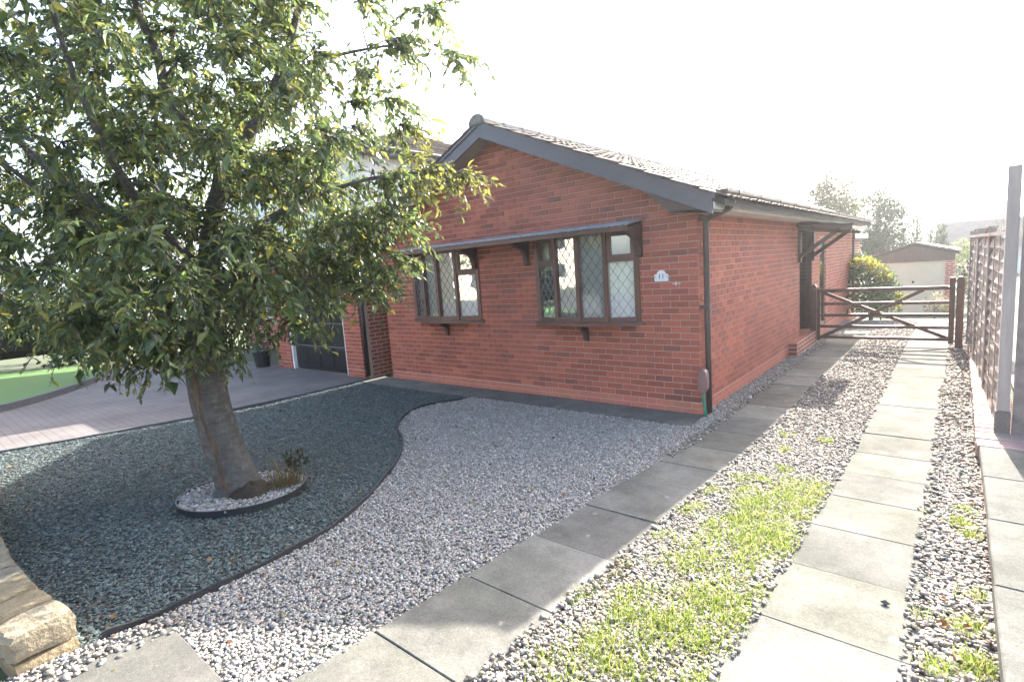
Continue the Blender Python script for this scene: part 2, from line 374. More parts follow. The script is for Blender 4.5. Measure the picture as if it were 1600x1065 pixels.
KERB = smooth_curve([(-8.9, -6.2), (-9.6, -5.0), (-10.6, -4.15), (-11.9, -3.35), (-13.5, -2.62), (-14.6, -2.35)], 6)
sheet('neighbour_drive', PAVE + [(-8.9, -6.6)] + KERB + [(-14.6, -0.12), (-6.4, -0.12)], 0.008, 'paver')
sheet('lawn', [(-8.9, -6.4)] + KERB + [(-16.6, -2.3), (-16.8, -8.0), (-9.0, -8.0)], 0.05, 'turf')
sheet('road', [(-60, -7.2), (40, -7.2), (40, -13.5), (-60, -13.5)], 0.0, 'asphalt', 4.0)
sheet('pavement', [(-60, -6.6), (40, -6.6), (40, -7.25), (-60, -7.25)], 0.06, 'slab', 2.0)

def slab(x0, x1, y0, y1, zo, parent, th=0.05, jit=0.003, b=0.004):
    j = lambda: random.uniform(-jit, jit)
    c = [(x0+j(), y0+j()*0.3), (x1+j(), y0+j()*0.3), (x1+j(), y1+j()*0.3), (x0+j(), y1+j()*0.3)]
    dz = random.uniform(-0.003, 0.003); tx, ty = random.uniform(-0.005, 0.005), random.uniform(-0.005, 0.005)
    m = MB(); zz = [zg(x, y)+zo+dz+tx*(x-x0)+ty*(y-y0) for x, y in c]
    cx, cy = sum(p[0] for p in c)/4, sum(p[1] for p in c)/4
    ins = [(x-b*math.copysign(1, x-cx), y-b*math.copysign(1, y-cy)) for x, y in c]
    v = [(x, y, z-th) for (x, y), z in zip(c, zz)] + [(x, y, z-b) for (x, y), z in zip(c, zz)] + [(x, y, z) for (x, y), z in zip(ins, zz)]
    m.add(v, [(3, 2, 1, 0), (8, 9, 10, 11)] + [(i, (i+1) % 4, 4+(i+1) % 4, 4+i) for i in range(4)] + [(4+i, 4+(i+1) % 4, 8+(i+1) % 4, 8+i) for i in range(4)])
    k = random.uniform(0.78, 1.12)
    return m.build('slab', 'slab', parent, col=(k, k*random.uniform(0.98, 1.0), k*random.uniform(0.94, 1.0)))
def strip(name, x0, x1, ys, zo=0.018):
    p = sheet(name, [(x0+0.01, ys[0]), (x1-0.01, ys[0]), (x1-0.01, ys[-1]), (x0+0.01, ys[-1])], zo-0.007, 'gravel_bed')
    for a, b in zip(ys[:-1], ys[1:]): slab(x0, x1, a+0.002, b-0.002, zo, p)
    return p
strip('path', SLX0, SLX1, [-6.54] + [-5.95+0.605*i for i in range(28)] )
strip('path', SRX0, SRX1, [-6.54] + [-5.97+0.602*i for i in range(28)])
p = sheet('path', [(-6.08, -0.5), (0.08, -0.5), (0.08, 0.02), (-6.08, 0.02)], 0.002, 'soil')
xs = [-6.08, -5.35, -4.45, -3.55, -2.65, -1.8, -0.9, 0.06]
for a, b in zip(xs[:-1], xs[1:]): slab(a+0.004, b-0.004, -0.5, 0.0, 0.018, p)
p = sheet('path', [(-0.57, -6.55), (0.0, -6.55), (0.0, -5.32), (-0.57, -5.32)], 0.002, 'soil')
slab(-0.58, 0.01, -5.9, -5.31, 0.022, p); slab(-0.58, 0.01, -6.5, -5.908, 0.022, p)

# kerb round the lawn
k = MB(); pts = [Vector((x, y, zg(x, y)+0.04)) for x, y in KERB]
for a, b in zip(pts[:-1], pts[1:]): k.beam(a, b, 0.1, 0.16)
tag(k.build('kerb', 'kerb_stone'), kind='structure')
# drive edging boards
k = MB(); pts = [Vector((x-0.02, y, zg(x, y)+0.0)) for x, y in PAVE]
for a, b in zip(pts[:-1], pts[1:]): k.beam(a, b, 0.05, 0.07)
tag(k.build('drive_edging', 'kerb_stone'), kind='structure')
# plastic lawn edging between slate and gravel
k = MB(); pts = [Vector((x, y, zg(x, y)+0.018)) for x, y in EDGE]
V = []; F = []
for i, p in enumerate(pts):
    d = (pts[min(i+1, len(pts)-1)]-pts[max(i-1, 0)]).normalized(); n = Vector((-d.y, d.x, 0))*0.007
    wob = 0.006*math.sin(i*0.9)
    V += [p-n-Vector((0, 0, .06)), p+n-Vector((0, 0, .06)), p+n+Vector((0, 0, .024+wob)), p-n+Vector((0, 0, .024+wob))]
for i in range(len(pts)-1):
    for j in range(4): F.append((4*i+j, 4*i+(j+1) % 4, 4*i+4+(j+1) % 4, 4*i+4+j))
k.add(V, F); tag(k.build('bed_edging', 'black_plastic'), 'wavy black plastic edging between blue slate bed and pale gravel', 'edging')

# pebbles
CUB = np.array([(-1, -1, -1), (1, -1, -1), (1, 1, -1), (-1, 1, -1), (-1, -1, 1), (1, -1, 1), (1, 1, 1), (-1, 1, 1)], float)*0.62
CUB = CUB + rng.normal(0, 0.10, CUB.shape)
CF = [(0, 2, 1), (0, 3, 2), (4, 5, 6), (4, 6, 7), (0, 1, 5), (0, 5, 4), (1, 2, 6), (1, 6, 5), (2, 3, 7), (2, 7, 6), (3, 0, 4), (3, 4, 7)]
OCT = np.array([(1, 0, 0), (0, 1, 0), (-1, 0, 0), (0, -1, 0), (0, 0, 1), (0, 0, -1)], float)
OF = [(0, 1, 4), (1, 2, 4), (2, 3, 4), (3, 0, 4), (1, 0, 5), (2, 1, 5), (3, 2, 5), (0, 3, 5)]
def pebbles(name, polys, dens, size, pal, mat, near=4.0, zo=0.012, tilt=0.3, flat=0.5, smooth=True, avoid=None, dmax=14, extra_z=0.0, tmpl=None):
    Ps = []
    for poly in polys:
        a = np.array(poly); lo, hi = a.min(0), a.max(0); n = int((hi-lo).prod()*dens)
        P = rng.uniform(lo, hi, (n, 2)); P = P[inside(P, poly)]
        if avoid is not None: P = P[~avoid(P)]
        Ps.append(P)
    P = np.concatenate(Ps); d = np.hypot(P[:, 0]-CAM[0], P[:, 1]-CAM[1])
    keep = rng.random(len(P)) < np.clip((near/np.maximum(d, 0.1))**1.5, 0.10, 1); P = P[keep]; d = d[keep]
    k = d < dmax; P = P[k]; d = d[k]; n = len(P)
    grow = np.clip((d/near)**0.5, 1, 1.9)
    r = size*np.exp(rng.normal(0, 0.28, n))*grow
    S = np.stack([r*rng.uniform(0.8, 1.35, n), r*rng.uniform(0.7, 1.0, n), r*flat*rng.uniform(0.7, 1.2, n)], 1)
    Z = zgv(P[:, 0], P[:, 1]) + zo + rng.uniform(-0.3, 0.7, n)*size*flat + extra_z
    pos = np.column_stack([P, Z]); pal = np.array(pal); ci = rng.integers(0, len(pal), n)
    c = pal[ci]*np.exp(rng.normal(0, 0.13, (n, 1)))*(1+rng.normal(0, 0.025, (n, 3)))
    tv_, tf_ = tmpl or (CUB, CF)
    V, F = bulk(tv_, tf_, pos, rotm(n, tilt), S)
    return tag(np_mesh(name, V, F, mat, col=np.repeat(np.clip(c, 0.01, 0.8), len(tv_), 0), smooth=smooth), kind='stuff')
GP = np.array([(0.34, 0.315, 0.285), (0.32, 0.296, 0.268), (0.30, 0.277, 0.25), (0.37, 0.345, 0.312), (0.28, 0.258, 0.235), (0.42, 0.395, 0.36), (0.33, 0.285, 0.245), (0.25, 0.235, 0.22)])
PB = 0.92*np.array([(0.33, 0.30, 0.262), (0.29, 0.26, 0.225), (0.24, 0.212, 0.188), (0.40, 0.37, 0.325), (0.30, 0.245, 0.20), (0.34, 0.285, 0.22), (0.20, 0.182, 0.168)])
SP = 1.08*np.array([(0.085, 0.110, 0.108), (0.072, 0.091, 0.088), (0.105, 0.136, 0.130), (0.056, 0.068, 0.066), (0.12, 0.147, 0.14), (0.10, 0.088, 0.078)])
in_rect = lambda P, x0, x1, y0, y1: (P[:, 0] > x0) & (P[:, 0] < x1) & (P[:, 1] > y0) & (P[:, 1] < y1)
pebbles('gravel', [gravel_poly], 6000, 0.0092, GP, 'pebble', 4.2, avoid=lambda P: in_rect(P, -0.58, 0.01, -6.6, -5.31) | in_rect(P, -9, 0.06, -0.5, 0.1) | in_rect(P, 0.0, .0, 0, 0))
pebbles('gravel', [[(SLX1, -6.5), (SRX0, -6.5), (SRX0, 10.2), (SLX1, 10.2)]], 5400, 0.0100, PB, 'pebble', 3.6, dmax=17)
pebbles('gravel', [[(SRX1, -6.5), (2.44, -6.5), (2.44, 9.8), (SRX1, 9.8)]], 4600, 0.0125, PB, 'pebble', 3.4, dmax=16)
TREE = np.array([-2.21, -4.35, 0.18]); RC = np.array([-2.16, -4.29]); RR = 0.47
pebbles('slate_chips', [slate_poly], 5000, 0.0105, SP, 'slate_chip', 4.6, flat=0.35, tilt=0.3, smooth=False, tmpl=(OCT*0.85+rng.normal(0, 0.1, OCT.shape), OF),
        avoid=lambda P: np.hypot(P[:, 0]-RC[0], P[:, 1]-RC[1]) < RR)
ring_poly = [(RC[0]+RR*0.97*math.cos(a), RC[1]+RR*0.97*math.sin(a)) for a in np.linspace(0, 2*math.pi, 40)[:-1]]
sheet('ring_bed', ring_poly, 0.04, 'gravel_bed', 0.2)
pebbles('ring_gravel', [ring_poly], 2600, 0.017, [(0.34, 0.32, 0.295), (0.28, 0.265, 0.245), (0.23, 0.217, 0.21), (0.38, 0.365, 0.345)], 'pebble', 5, zo=0.05)
# spilled pebbles on the wheel strips
pebbles('stray_gravel', [[(SLX0-0.02, -1.6), (SLX0+0.1, -1.6), (SLX0+0.06, 6), (SLX0-0.02, 6)], [(SRX1-0.05, -4.6), (SRX1+0.02, -4.6), (SRX1+0.02, 3), (SRX1-0.03, 3)],
        [(SRX0-0.01, -4.6), (SRX0+0.025, -4.6), (SRX0+0.025, 3), (SRX0-0.01, 3)], [(SLX1-0.03, -5), (SLX1+0.01, -5), (SLX1+0.01, 3), (SLX1-0.03, 3)],
        [(-0.7, -6), (-0.5, -6), (-0.5, -5.25), (-0.7, -5.25)]], 1300, 0.0125, PB, 'pebble', 4, zo=0.024)
# ring edging
m = MB(); pr_ = []
for i in range(49):
    a = 2*math.pi*i/48; pr_.append((RC[0]+RR*math.cos(a), RC[1]+RR*math.sin(a)))
V = []; F = []
for i, (x, y) in enumerate(pr_):
    n = Vector((x-RC[0], y-RC[1], 0)).normalized()*0.006; z = zg(x, y); p = Vector((x, y, z))
    V += [p-n-Vector((0, 0, .02)), p+n-Vector((0, 0, .02)), p+n+Vector((0, 0, .062)), p-n+Vector((0, 0, .062))]
for i in range(48):
    for j in range(4): F.append((4*i+j, 4*i+(j+1) % 4, 4*i+4+(j+1) % 4, 4*i+4+j))
m.add(V, F); tag(m.build('ring_edging', 'black_plastic'), 'black plastic ring edging round the foot of the tree', 'edging')

# grass
BT = np.array([(-0.5, 0, 0), (0.5, 0, 0), (-0.38, 0.5, 0.06), (0.38, 0.5, 0.06), (0, 1, 0.28)]); BFc = [(0, 1, 3), (0, 3, 2), (2, 3, 4)]
def blades(name, P, h, wd, pal, lean=0.55, parent=None, mat='grass', zoff=0.0, Z=None):
    n = len(P); Z = zgv(P[:, 0], P[:, 1])+zoff if Z is None else Z
    d = np.column_stack([rng.normal(0, lean, n), rng.normal(0, lean, n), np.ones(n)]); nr = rng.normal(0, 1, (n, 3))
    R = basis(d, nr); L = h*np.exp(rng.normal(0, 0.3, n)); S = np.stack([np.full(n, wd)*rng.uniform(0.7, 1.3, n), L, L], 1)
    pal = np.array(pal); c = pal[rng.integers(0, len(pal), n)]*np.exp(rng.normal(0, 0.2, (n, 1)))
    V, F = bulk(BT, BFc, np.column_stack([P, Z]), R, S)
    return tag(np_mesh(name, V, F, mat, parent, col=np.repeat(np.clip(c, 0.005, 0.7), 5, 0)), kind='stuff')
GR = [(0.17, 0.23, 0.035), (0.21, 0.27, 0.05), (0.26, 0.29, 0.08), (0.13, 0.18, 0.03), (0.30, 0.27, 0.11), (0.15, 0.20, 0.04)]
def clump_pts(spots):
    out = []
    for x, y, s, n in spots: out.append(np.column_stack([rng.normal(x, s, n), rng.normal(y, s*1.3, n)]))
    return np.concatenate(out)
sp = []
for _ in range(200):
    y = rng.uniform(-5.2, -1.45); x = rng.uniform(0.95, 1.56)
    if y < -2.0 and x < 0.98+0.10*(y+5.2)*0.3: continue
    if rng.random() > np.clip(0.98-(y+2.1)*1.2, 0.12, 0.95): continue
    sp.append((x, y, rng.uniform(0.03, 0.075), int(rng.uniform(60, 190))))
for px, py in ((1228, 682), (1225, 705), (1225, 735), (1285, 762), (1290, 690), (1090, 795), (1110, 770), (1190, 752), (1070, 800), (1035, 840), (900, 935), (935, 1000), (850, 1035), (960, 1045), (1240, 800)):
    q = G(px, py); sp.append((q[0], q[1], 0.035, 130))
for px, py, n in ((1500, 820, 260), (1520, 840, 200), (1508, 800, 120), (1520, 935, 130), (1500, 985, 200), (1530, 985, 150), (1465, 1050, 260), (1520, 1040, 260), (1430, 965, 90), (1438, 800, 50), (1540, 1060, 200)):
    q = G(px, py); sp.append((min(q[0], 2.38), q[1], 0.03, n))
P = clump_pts(sp); P = P[(P[:, 0] > SLX1-0.03) & (P[:, 0] < 2.42) & ~((P[:, 0] > SRX0+0.02) & (P[:, 0] < SRX1-0.03))]
blades('grass', P, 0.045, 0.0046, GR, 0.7)
# moss and low weeds along the house-side strip
sp = [(SLX0-abs(rng.normal(0, 0.10)), rng.uniform(-5.2, -2.6), 0.035, 55) for _ in range(34)] + [(-0.15+rng.normal(0, .09), rng.uniform(-5.3, -4.9), 0.03, 30) for _ in range(8)]
P = clump_pts(sp); P = P[P[:, 0] < SLX0+0.01]
blades('weeds', P, 0.017, 0.0045, [(0.10, 0.13, 0.03), (0.14, 0.15, 0.05), (0.07, 0.10, 0.025)], 0.9)
sp = [(SLX1+rng.uniform(0, 0.05), rng.uniform(-3.9, -3.4), 0.03, 60) for _ in range(5)]
blades('weeds', clump_pts(sp), 0.04, 0.006, [(0.16, 0.10, 0.04), (0.07, 0.11, 0.03)], 0.8)

# brown litter and tiny twigs over the beds
n = 420; P = rng.uniform((-5.9, -5.6), (2.4, -0.6), (n*3, 2)); P = P[inside(P, slate_poly) | inside(P, gravel_poly)][:n]
tv_ = np.array([(-0.4, -0.5, 0.0), (0.4, -0.5, 0.12), (0.5, 0.45, 0.0), (-0.45, 0.5, 0.15)]); S = rng.uniform(0.010, 0.026, (len(P), 1))*np.ones((1, 3))
V, F = bulk(tv_, [(0, 1, 2), (0, 2, 3)], np.column_stack([P, zgv(P[:, 0], P[:, 1])+0.028]), rotm(len(P), 0.35), S)
lcol = np.array([(0.16, 0.07, 0.035), (0.22, 0.13, 0.05), (0.10, 0.06, 0.04), (0.20, 0.16, 0.06)])[rng.integers(0, 4, len(P))]
tag(np_mesh('leaf_litter', V, F, 'pebble', col=np.repeat(lcol, 4, 0)), kind='stuff')
# ------------------------------------------------------------------ bungalow
W, LEN, XC, SLOPE = 5.78, 11.4, -2.90, 0.445
ZS = 3.73                                     # soffit line at the apex, on the gable
zs = lambda x: ZS - SLOPE*abs(x-XC)
house = thing('bungalow', (XC, 5.7, 0), 'red brick bungalow with leaded bow windows on its gable end', 'house')
def brick_col():
    r = random.random()
    if r < 0.62: b = (0.355, 0.108, 0.072)
    elif r < 0.85: b = (0.30, 0.092, 0.066)
    elif r < 0.95: b = (0.40, 0.130, 0.082)
    else: b = (0.265, 0.095, 0.075)
    k = random.uniform(0.82, 1.16); return tuple(k*v for v in b)
PLINTH = (0.46, 0.165, 0.115)
OPEN = [(-2.27, -0.735, 1.10, 2.30), (-4.93, -3.42, 1.10, 2.30)]
def lay(u0, u1, z0, z1, top=None, openings=(), first=lambda k: 0.0, k0=-1):
    out = []; k = k0
    while k*0.075 < z1:
        za, zb = k*0.075+0.005, (k+1)*0.075-0.005
        if k == 1: zb -= 0.008
        u = u0 + first(k)
        cells = []
        st = u
        if k % 2: pass
        while u < u1-1e-6:
            cells.append((u, min(u+0.215, u1))); u += 0.225
        for a, b in cells:
            if b-a < 0.03: continue
            if zb > z1+0.01: continue
            segs = [(a, b)]
            for (oa, ob, oz0, oz1) in openings:
                if zb > oz0+0.005 and za < oz1-0.005:
                    ns = []
                    for s0, s1 in segs:
                        if s1 <= oa or s0 >= ob: ns.append((s0, s1)); continue
                        if oa-s0 > 0.02: ns.append((s0, oa))
                        if s1-ob > 0.02: ns.append((ob, s1))
                    segs = ns
            for s0, s1 in segs:
                if top and za > max(top(s0), top(s1))-0.012: continue
                out.append((s0, s1, za, zb, k))
        k += 1
    return out
def brick_box(a, b, za, zb, face, depth, axis, sign):
    """box whose outer face lies on plane `face` of the axis; a..b along the wall"""
    d0, d1 = (face, face+depth) if sign < 0 else (face-depth, face)
    return (a, b, d0, d1, za, zb) if axis == 'y' else (d0, d1, a, b, za, zb)
def joined_bricks(name, boxes, cols, parent):
    n = len(boxes); B = np.array(boxes)
    idx = [(0, 2, 4), (1, 2, 4), (1, 3, 4), (0, 3, 4), (0, 2, 5), (1, 2, 5), (1, 3, 5), (0, 3, 5)]
    V = np.stack([B[:, i] for i in idx], 1).reshape(-1, 3)
    F = np.array([(3, 2, 1, 0), (4, 5, 6, 7), (0, 1, 5, 4), (1, 2, 6, 5), (2, 3, 7, 6), (3, 0, 4, 7)])[None] + (np.arange(n)*8)[:, None, None]
    return tag(np_mesh(name, V, F.reshape(-1, 4), 'brick', parent, col=np.repeat(np.array(cols), 8, 0)), kind='stuff')
# gable wall core (mortar), with the window openings left out
core = MB(); F0 = 0.007
def gable_strip(x0, x1, z0, z1=None):
    n = max(1, int((x1-x0)/0.5)); 
    for i in range(n):
        a, b = x0+(x1-x0)*i/n, x0+(x1-x0)*(i+1)/n
        if a < XC < b: rs = [(a, XC), (XC, b)]
        else: rs = [(a, b)]
        for a, b in rs:
            za, zb = (zs(a)+0.05, zs(b)+0.05) if z1 is None else (z1, z1)
            core.hexa([(a, F0, z0), (b, F0, z0), (b, 0.24, z0), (a, 0.24, z0), (a, F0, za), (b, F0, zb), (b, 0.24, zb), (a, 0.24, za)])
xs = [-W+F0, OPEN[1][0], OPEN[1][1], OPEN[0][0], OPEN[0][1], -F0]
for i in range(5):
    if i in (1, 3): gable_strip(xs[i], xs[i+1], -0.1, 1.10); gable_strip(xs[i], xs[i+1], 2.30)
    else: gable_strip(xs[i], xs[i+1], -0.1)
front = core.build('front_wall', 'mortar', house)
fr = lay(0.0, W, -0.1, 4.0, lambda u: zs(-u)+0.03, [(-b, -a, c, d) for a, b, c, d in OPEN], lambda k: 0.1125 if k % 2 else 0.0)
fr = [(-b, -a, za, zb, k) for a, b, za, zb, k in fr]
# keep quoins tidy at the corner: odd courses end with a half brick
boxes = []
for a, b, za, zb, k in fr:
    pr = 0.0
    dd = 0.1025
    boxes.append((a, b, -0.0015*random.random(), dd, za, zb, k))
proj_size = lambda b: (b[1]-b[0])/max(0.5, math.dist(((b[0]+b[1])/2, b[2], b[4]), CAM))*(0.5+0.5*abs((b[0]+b[1])/2+6)/6)
order = sorted(range(len(boxes)), key=lambda i: -proj_size(boxes[i]))
single = [i for i in order if boxes[i][1]-boxes[i][0] > 0.2][:300]; sset = set(single)
BM = {}
def brick_proto(length, plinth):
    key = (round(length, 3), plinth, random.randrange(14))
    if key not in BM:
        me = MB().box(0, length, 0, 0.1025, 0, 0.065).mesh('brick', col=(tuple(v*random.uniform(0.9, 1.1) for v in PLINTH) if plinth else brick_col()), bevel=0.003)
        me.materials.append(MATS['brick']); BM[key] = me
    return BM[key]
ho = house.location
for i in single:
    a, b, d0, d1, za, zb, k = boxes[i]
    o = bpy.data.objects.new('brick', brick_proto(b-a, k < 2)); COL.objects.link(o); o.parent = front
    o.location = (a-ho.x, d0-ho.y, za-ho.z)
rest = [b for i, b in enumerate(boxes) if i not in sset]
joined_bricks('brickwork', [b[:6] for b in rest], [(PLINTH if b[6] < 2 else brick_col()) for b in rest], front)
# side wall facing the drive
RY0, RY1, RD = 5.08, 6.15, 1.0                # recessed doorway
sc_ = MB()
sc_.box(-0.24, -F0, 0.1, RY0, -0.25, 2.40); sc_.box(-0.24, -F0, RY1, 6.95, -0.25, 2.40); sc_.box(-0.24, -F0, 7.6, LEN-F0, -0.25, 2.40); sc_.box(-0.24, -F0, 6.95, 7.6, 2.09, 2.40); sc_.box(-0.24, -F0, 6.95, 7.6, -0.25, 0.15)
sc_.box(-RD-0.2, -RD-F0, RY0-0.1, RY1+0.1, -0.25, 2.40)
sc_.box(-RD, -0.12, RY1+F0, RY1+0.24, -0.25, 2.40); sc_.box(-RD, -0.12, RY0-0.24, RY0-F0, -0.25, 2.40)
side = sc_.build('side_wall', 'mortar', house)
SO = [(6.95, 7.6, 0.15, 2.09)]
sb = []; scol = []
for a, b, za, zb, k in lay(0.0, RY0, -0.25, 2.37, None, (), lambda k: 0.0 if k % 2 else 0.1125, -3):
    sb.append(brick_box(a, b, za, zb, 0.0, 0.1025, 'x', 1)); scol.append(PLINTH if k < 2 else brick_col())
for a, b, za, zb, k in lay(RY1, LEN, -0.25, 2.37, None, SO, lambda k: 0.0 if k % 2 else -0.1125, -3):
    sb.append(brick_box(max(a, RY1), b, za, zb, 0.0, 0.1025, 'x', 1)); scol.append(PLINTH if k < 2 else brick_col())
for a, b, za, zb, k in lay(-RD, -0.11, -0.25, 2.37, None, (), lambda k: 0.0 if k % 2 else -0.1125, -3):
    sb.append(brick_box(max(a, -RD), b, za, zb, RY1, 0.1025, 'y', -1)); scol.append(brick_col())
joined_bricks('brickwork', sb, scol, side)
# hidden walls
MB().box(-W, -W+0.24, 0.12, LEN, -0.2, 2.42).build('party_side_wall', 'brick_wall_y', house)
rw = MB(); rw.prism([(-W+0.25, -0.25), (-0.245, -0.25), (-0.245, 2.42), (XC, ZS+0.03), (-W+0.25, 2.42)], 'y', LEN-0.22, LEN-0.01); rw.build('rear_wall', 'brick_wall_x', house)
MB().box(-W+0.25, -0.25, 0.30, LEN-0.25, 0.05, 0.10).build('floor', 'soil', house)
# doorstep and side door
MB().box(-RD, 0.13, RY0-0.85, RY1-0.05, -0.2, 0.24).build('doorstep', 'brick_wall_y', house)
d = MB().box(-RD+0.01, -RD+0.05, RY0+0.06, RY1-0.06, 0.24, 2.15).build('door', 'dark_wood', house); MB().box(-RD+0.05, -RD+0.09, RY0+0.12, RY0+0.22, 1.1, 1.13).build('handle', 'brass', d)
sw = MB(); 
for y0, y1, z0, z1 in SO:
    sw = MB(); sw.box(-0.07, -0.02, y0, y0+0.07, z0, z1).box(-0.07, -0.02, y1-0.07, y1, z0, z1).box(-0.07, -0.02, y0+0.07, y1-0.07, z1-0.07, z1).box(-0.07, -0.02, y0+0.07, y1-0.07, z0, z0+0.09)
    fo = sw.build('glazed_door', 'window_brown', house); MB().box(-0.05, -0.04, y0+0.07, y1-0.07, z0+0.09, z1-0.07).build('pane', 'glass', fo)
    MB().box(-0.12, -0.1, y0, y1, z0, z1).build('inner_door', 'dark_wood', fo)

# roof
YF, YB, EX = -0.30, LEN+0.25, 0.40
TH = 0.17
rf = MB()
for s in (1, -1):
    x1 = XC + s*(EX-XC)
    rf.hexa([(XC, YF+0.03, ZS+0.09), (x1, YF+0.03, zs(x1)+0.09), (x1, YB, zs(x1)+0.09), (XC, YB, ZS+0.09), (XC, YF+0.03, ZS+TH), (x1, YF+0.03, zs(x1)+TH), (x1, YB, zs(x1)+TH), (XC, YB, ZS+TH)])
roof = rf.build('roof', 'roof_underlay', house)
# tiles
ca, sa = 1/math.hypot(1, SLOPE), SLOPE/math.hypot(1, SLOPE)
slen = (EX-XC)/ca + 0.05; gauge = 0.335; rows = int(slen/gauge)+1; tw = 0.30; ncol = int((YB-YF+0.06)/tw)+1
def tile_mesh(col):
    prof = [(0.0, 0.0), (0.04, 0.011), (0.09, 0.013), (0.14, 0.002), (0.19, 0.0), (0.23, 0.010), (0.27, 0.012), (0.31, 0.001)]
    n = len(prof); m = MB(); L = 0.42; v = []
    for (yl, zt, th) in ((0.0, 0.020, 0.016), (L, 0.0, 0.012)):
        v += [(yl, a, b+zt) for a, b in prof] + [(yl, a, b+zt-th) for a, b in prof]
    f = []
    for i in range(n-1):
        f += [(i, i+1, 2*n+i+1, 2*n+i), (n+i, 3*n+i, 3*n+i+1, n+i+1), (i, n+i, n+i+1, i+1)]
    f += [(0, 2*n, 3*n, n), (n-1, 2*n-1, 4*n-1, 3*n-1)]
    m.add(v, f); me = m.mesh('roof_tile', col=col); me.materials.append(MATS['tile'])
    me.polygons.foreach_set('use_smooth', [False]*len(me.polygons)); return me
TC = [(0.075, 0.048, 0.042), (0.062, 0.044, 0.041), (0.088, 0.054, 0.045), (0.056, 0.047, 0.044), (0.074, 0.057, 0.048)]
TM = [tile_mesh(tuple(v*random.uniform(0.85, 1.15) for v in c)) for c in TC*2]
tiles = []
for s in (1, -1):
    xdir = Vector((-s*ca, 0, sa)); ydir = Vector((0, 1, 0)); nrm = xdir.cross(ydir) if s < 0 else ydir.cross(xdir)*-1
    nrm = Vector((s*sa, 0, ca))
    e = Vector((XC+s*(EX-XC)+s*0.05, 0, zs(EX)-0.05*SLOPE+TH+0.008))
    for r in range(rows):
        for c in range(ncol):
            p = e + xdir*(r*gauge) + Vector((0, YF-0.035+c*tw+random.uniform(-.004, .004), 0)) + nrm*random.uniform(0, 0.005)
            if (p-e).length > 20: continue
            if abs(p.x-XC) < 0.16: continue
            R = Matrix((xdir, ydir, nrm)).transposed()
            tiles.append((p, R, random.randrange(len(TM)), s))
tiles.sort(key=lambda t: (t[3] < 0 and t[0].y > 0.1, (Vector(t[0])-Vector(CAM)).length))
MS = {}
for p, R, ti, s in tiles[:300]:
    o = bpy.data.objects.new('roof_tile', TM[ti]); COL.objects.link(o); o.parent = roof
    o.matrix_local = Matrix.Translation(p-ho) @ R.to_4x4()
tv = np.array([v.co[:] for v in TM[0].vertices])
def tri_faces(me):
    me.calc_loop_triangles(); return [tuple(t.vertices) for t in me.loop_triangles]
rest = tiles[300:]
V, F = bulk(tv, tri_faces(TM[0]), np.array([t[0][:] for t in rest]), np.array([[list(r) for r in t[1]] for t in rest]), np.ones((len(rest), 3)))
rc = np.array([TC[t[2] % 5] for t in rest])*np.exp(rng.normal(0, 0.12, (len(rest), 1)))
tag(np_mesh('tile_courses', V, F, 'tile', roof, col=np.repeat(rc, len(tv), 0)), kind='stuff')
# ridge tiles
y = YF-0.04; i = 0
zr = ZS+TH+0.02
while y < YB:
    m = MB(); v = []; n = 9; L = 0.44
    for yy, k in ((y, 1.0), (y+L, 0.96)):
        for R_ in (0.155, 0.135):
            v += [(XC+R_*k*math.cos(a)*1.0, yy, zr-0.05+R_*k*math.sin(a)*0.85) for a in np.linspace(-0.05, math.pi+0.05, n)]
    f = []
    for a in range(n-1):
        f += [(a, a+1, 2*n+a+1, 2*n+a), (n+a, 3*n+a, 3*n+a+1, n+a+1), (a, n+a, n+a+1, a+1), (2*n+a, 2*n+a+1, 3*n+a+1, 3*n+a)]
    if i == 0: f.append(tuple(range(n, 2*n)))
    m.add(v, f); m.build('ridge_tile', 'tile', roof, col=tuple(random.uniform(0.8, 1.2)*q for q in (0.16, 0.155, 0.155))); y += 0.425; i += 1
# barge boards, verge strips, soffits
for s in (1, -1):
    xe = XC + s*(EX-0.12-XC); P = lambda x, dz: (x, zs(x)+dz)
    MB().prism([P(XC, -0.035), P(xe, -0.035), P(xe, 0.125), P(XC, 0.125)], 'y', YF, YF+0.028).build('barge_board', 'barge', house)
    MB().prism([P(XC, 0.1255), P(xe+s*0.04, 0.1255), P(xe+s*0.04, TH+0.012), P(XC, TH+0.012)], 'y', YF-0.018, YF+0.03).build('verge_board', 'barge', house)
    sx = XC + s*(0.28-XC)
    MB().hexa([(XC, YF+0.029, ZS-0.012), (sx, YF+0.029, zs(sx)-0.012), (sx, 0.02, zs(sx)-0.012), (XC, 0.02, ZS-0.012), (XC, YF+0.029, ZS+0.01), (sx, YF+0.029, zs(sx)+0.01), (sx, 0.02, zs(sx)+0.01), (XC, 0.02, ZS+0.01)]).build('soffit', 'soffit_paint', house)
    # boxed eave end
    xa = XC + s*(-0.52-XC); xb = XC + s*(0.275-XC)
    MB().prism([(xa, zs(xa)-0.03), (xb, zs(xb)-0.03), (xb, 2.35), (xa+s*0.33, 2.35)], 'y', YF+0.03, YF+0.05).build('box_end', 'dark_wood', house)
    a, b = sorted((XC+s*(-0.18-XC), xb))
    MB().box(a, b, YF+0.052, 0.0, 2.335, 2.35).build('box_soffit', 'soffit_paint', house)
    a, b = sorted((XC+s*(0.004-XC), xb))
    MB().box(a, b, 0.0, YB, 2.335, 2.35).build('eave_soffit', 'white_paint', house)
    a, b = sorted((xb+s*0.002, xb+s*0.024))
    MB().box(a, b, YF+0.04, YB, 2.33, 2.50).build('fascia', 'white_paint', house)
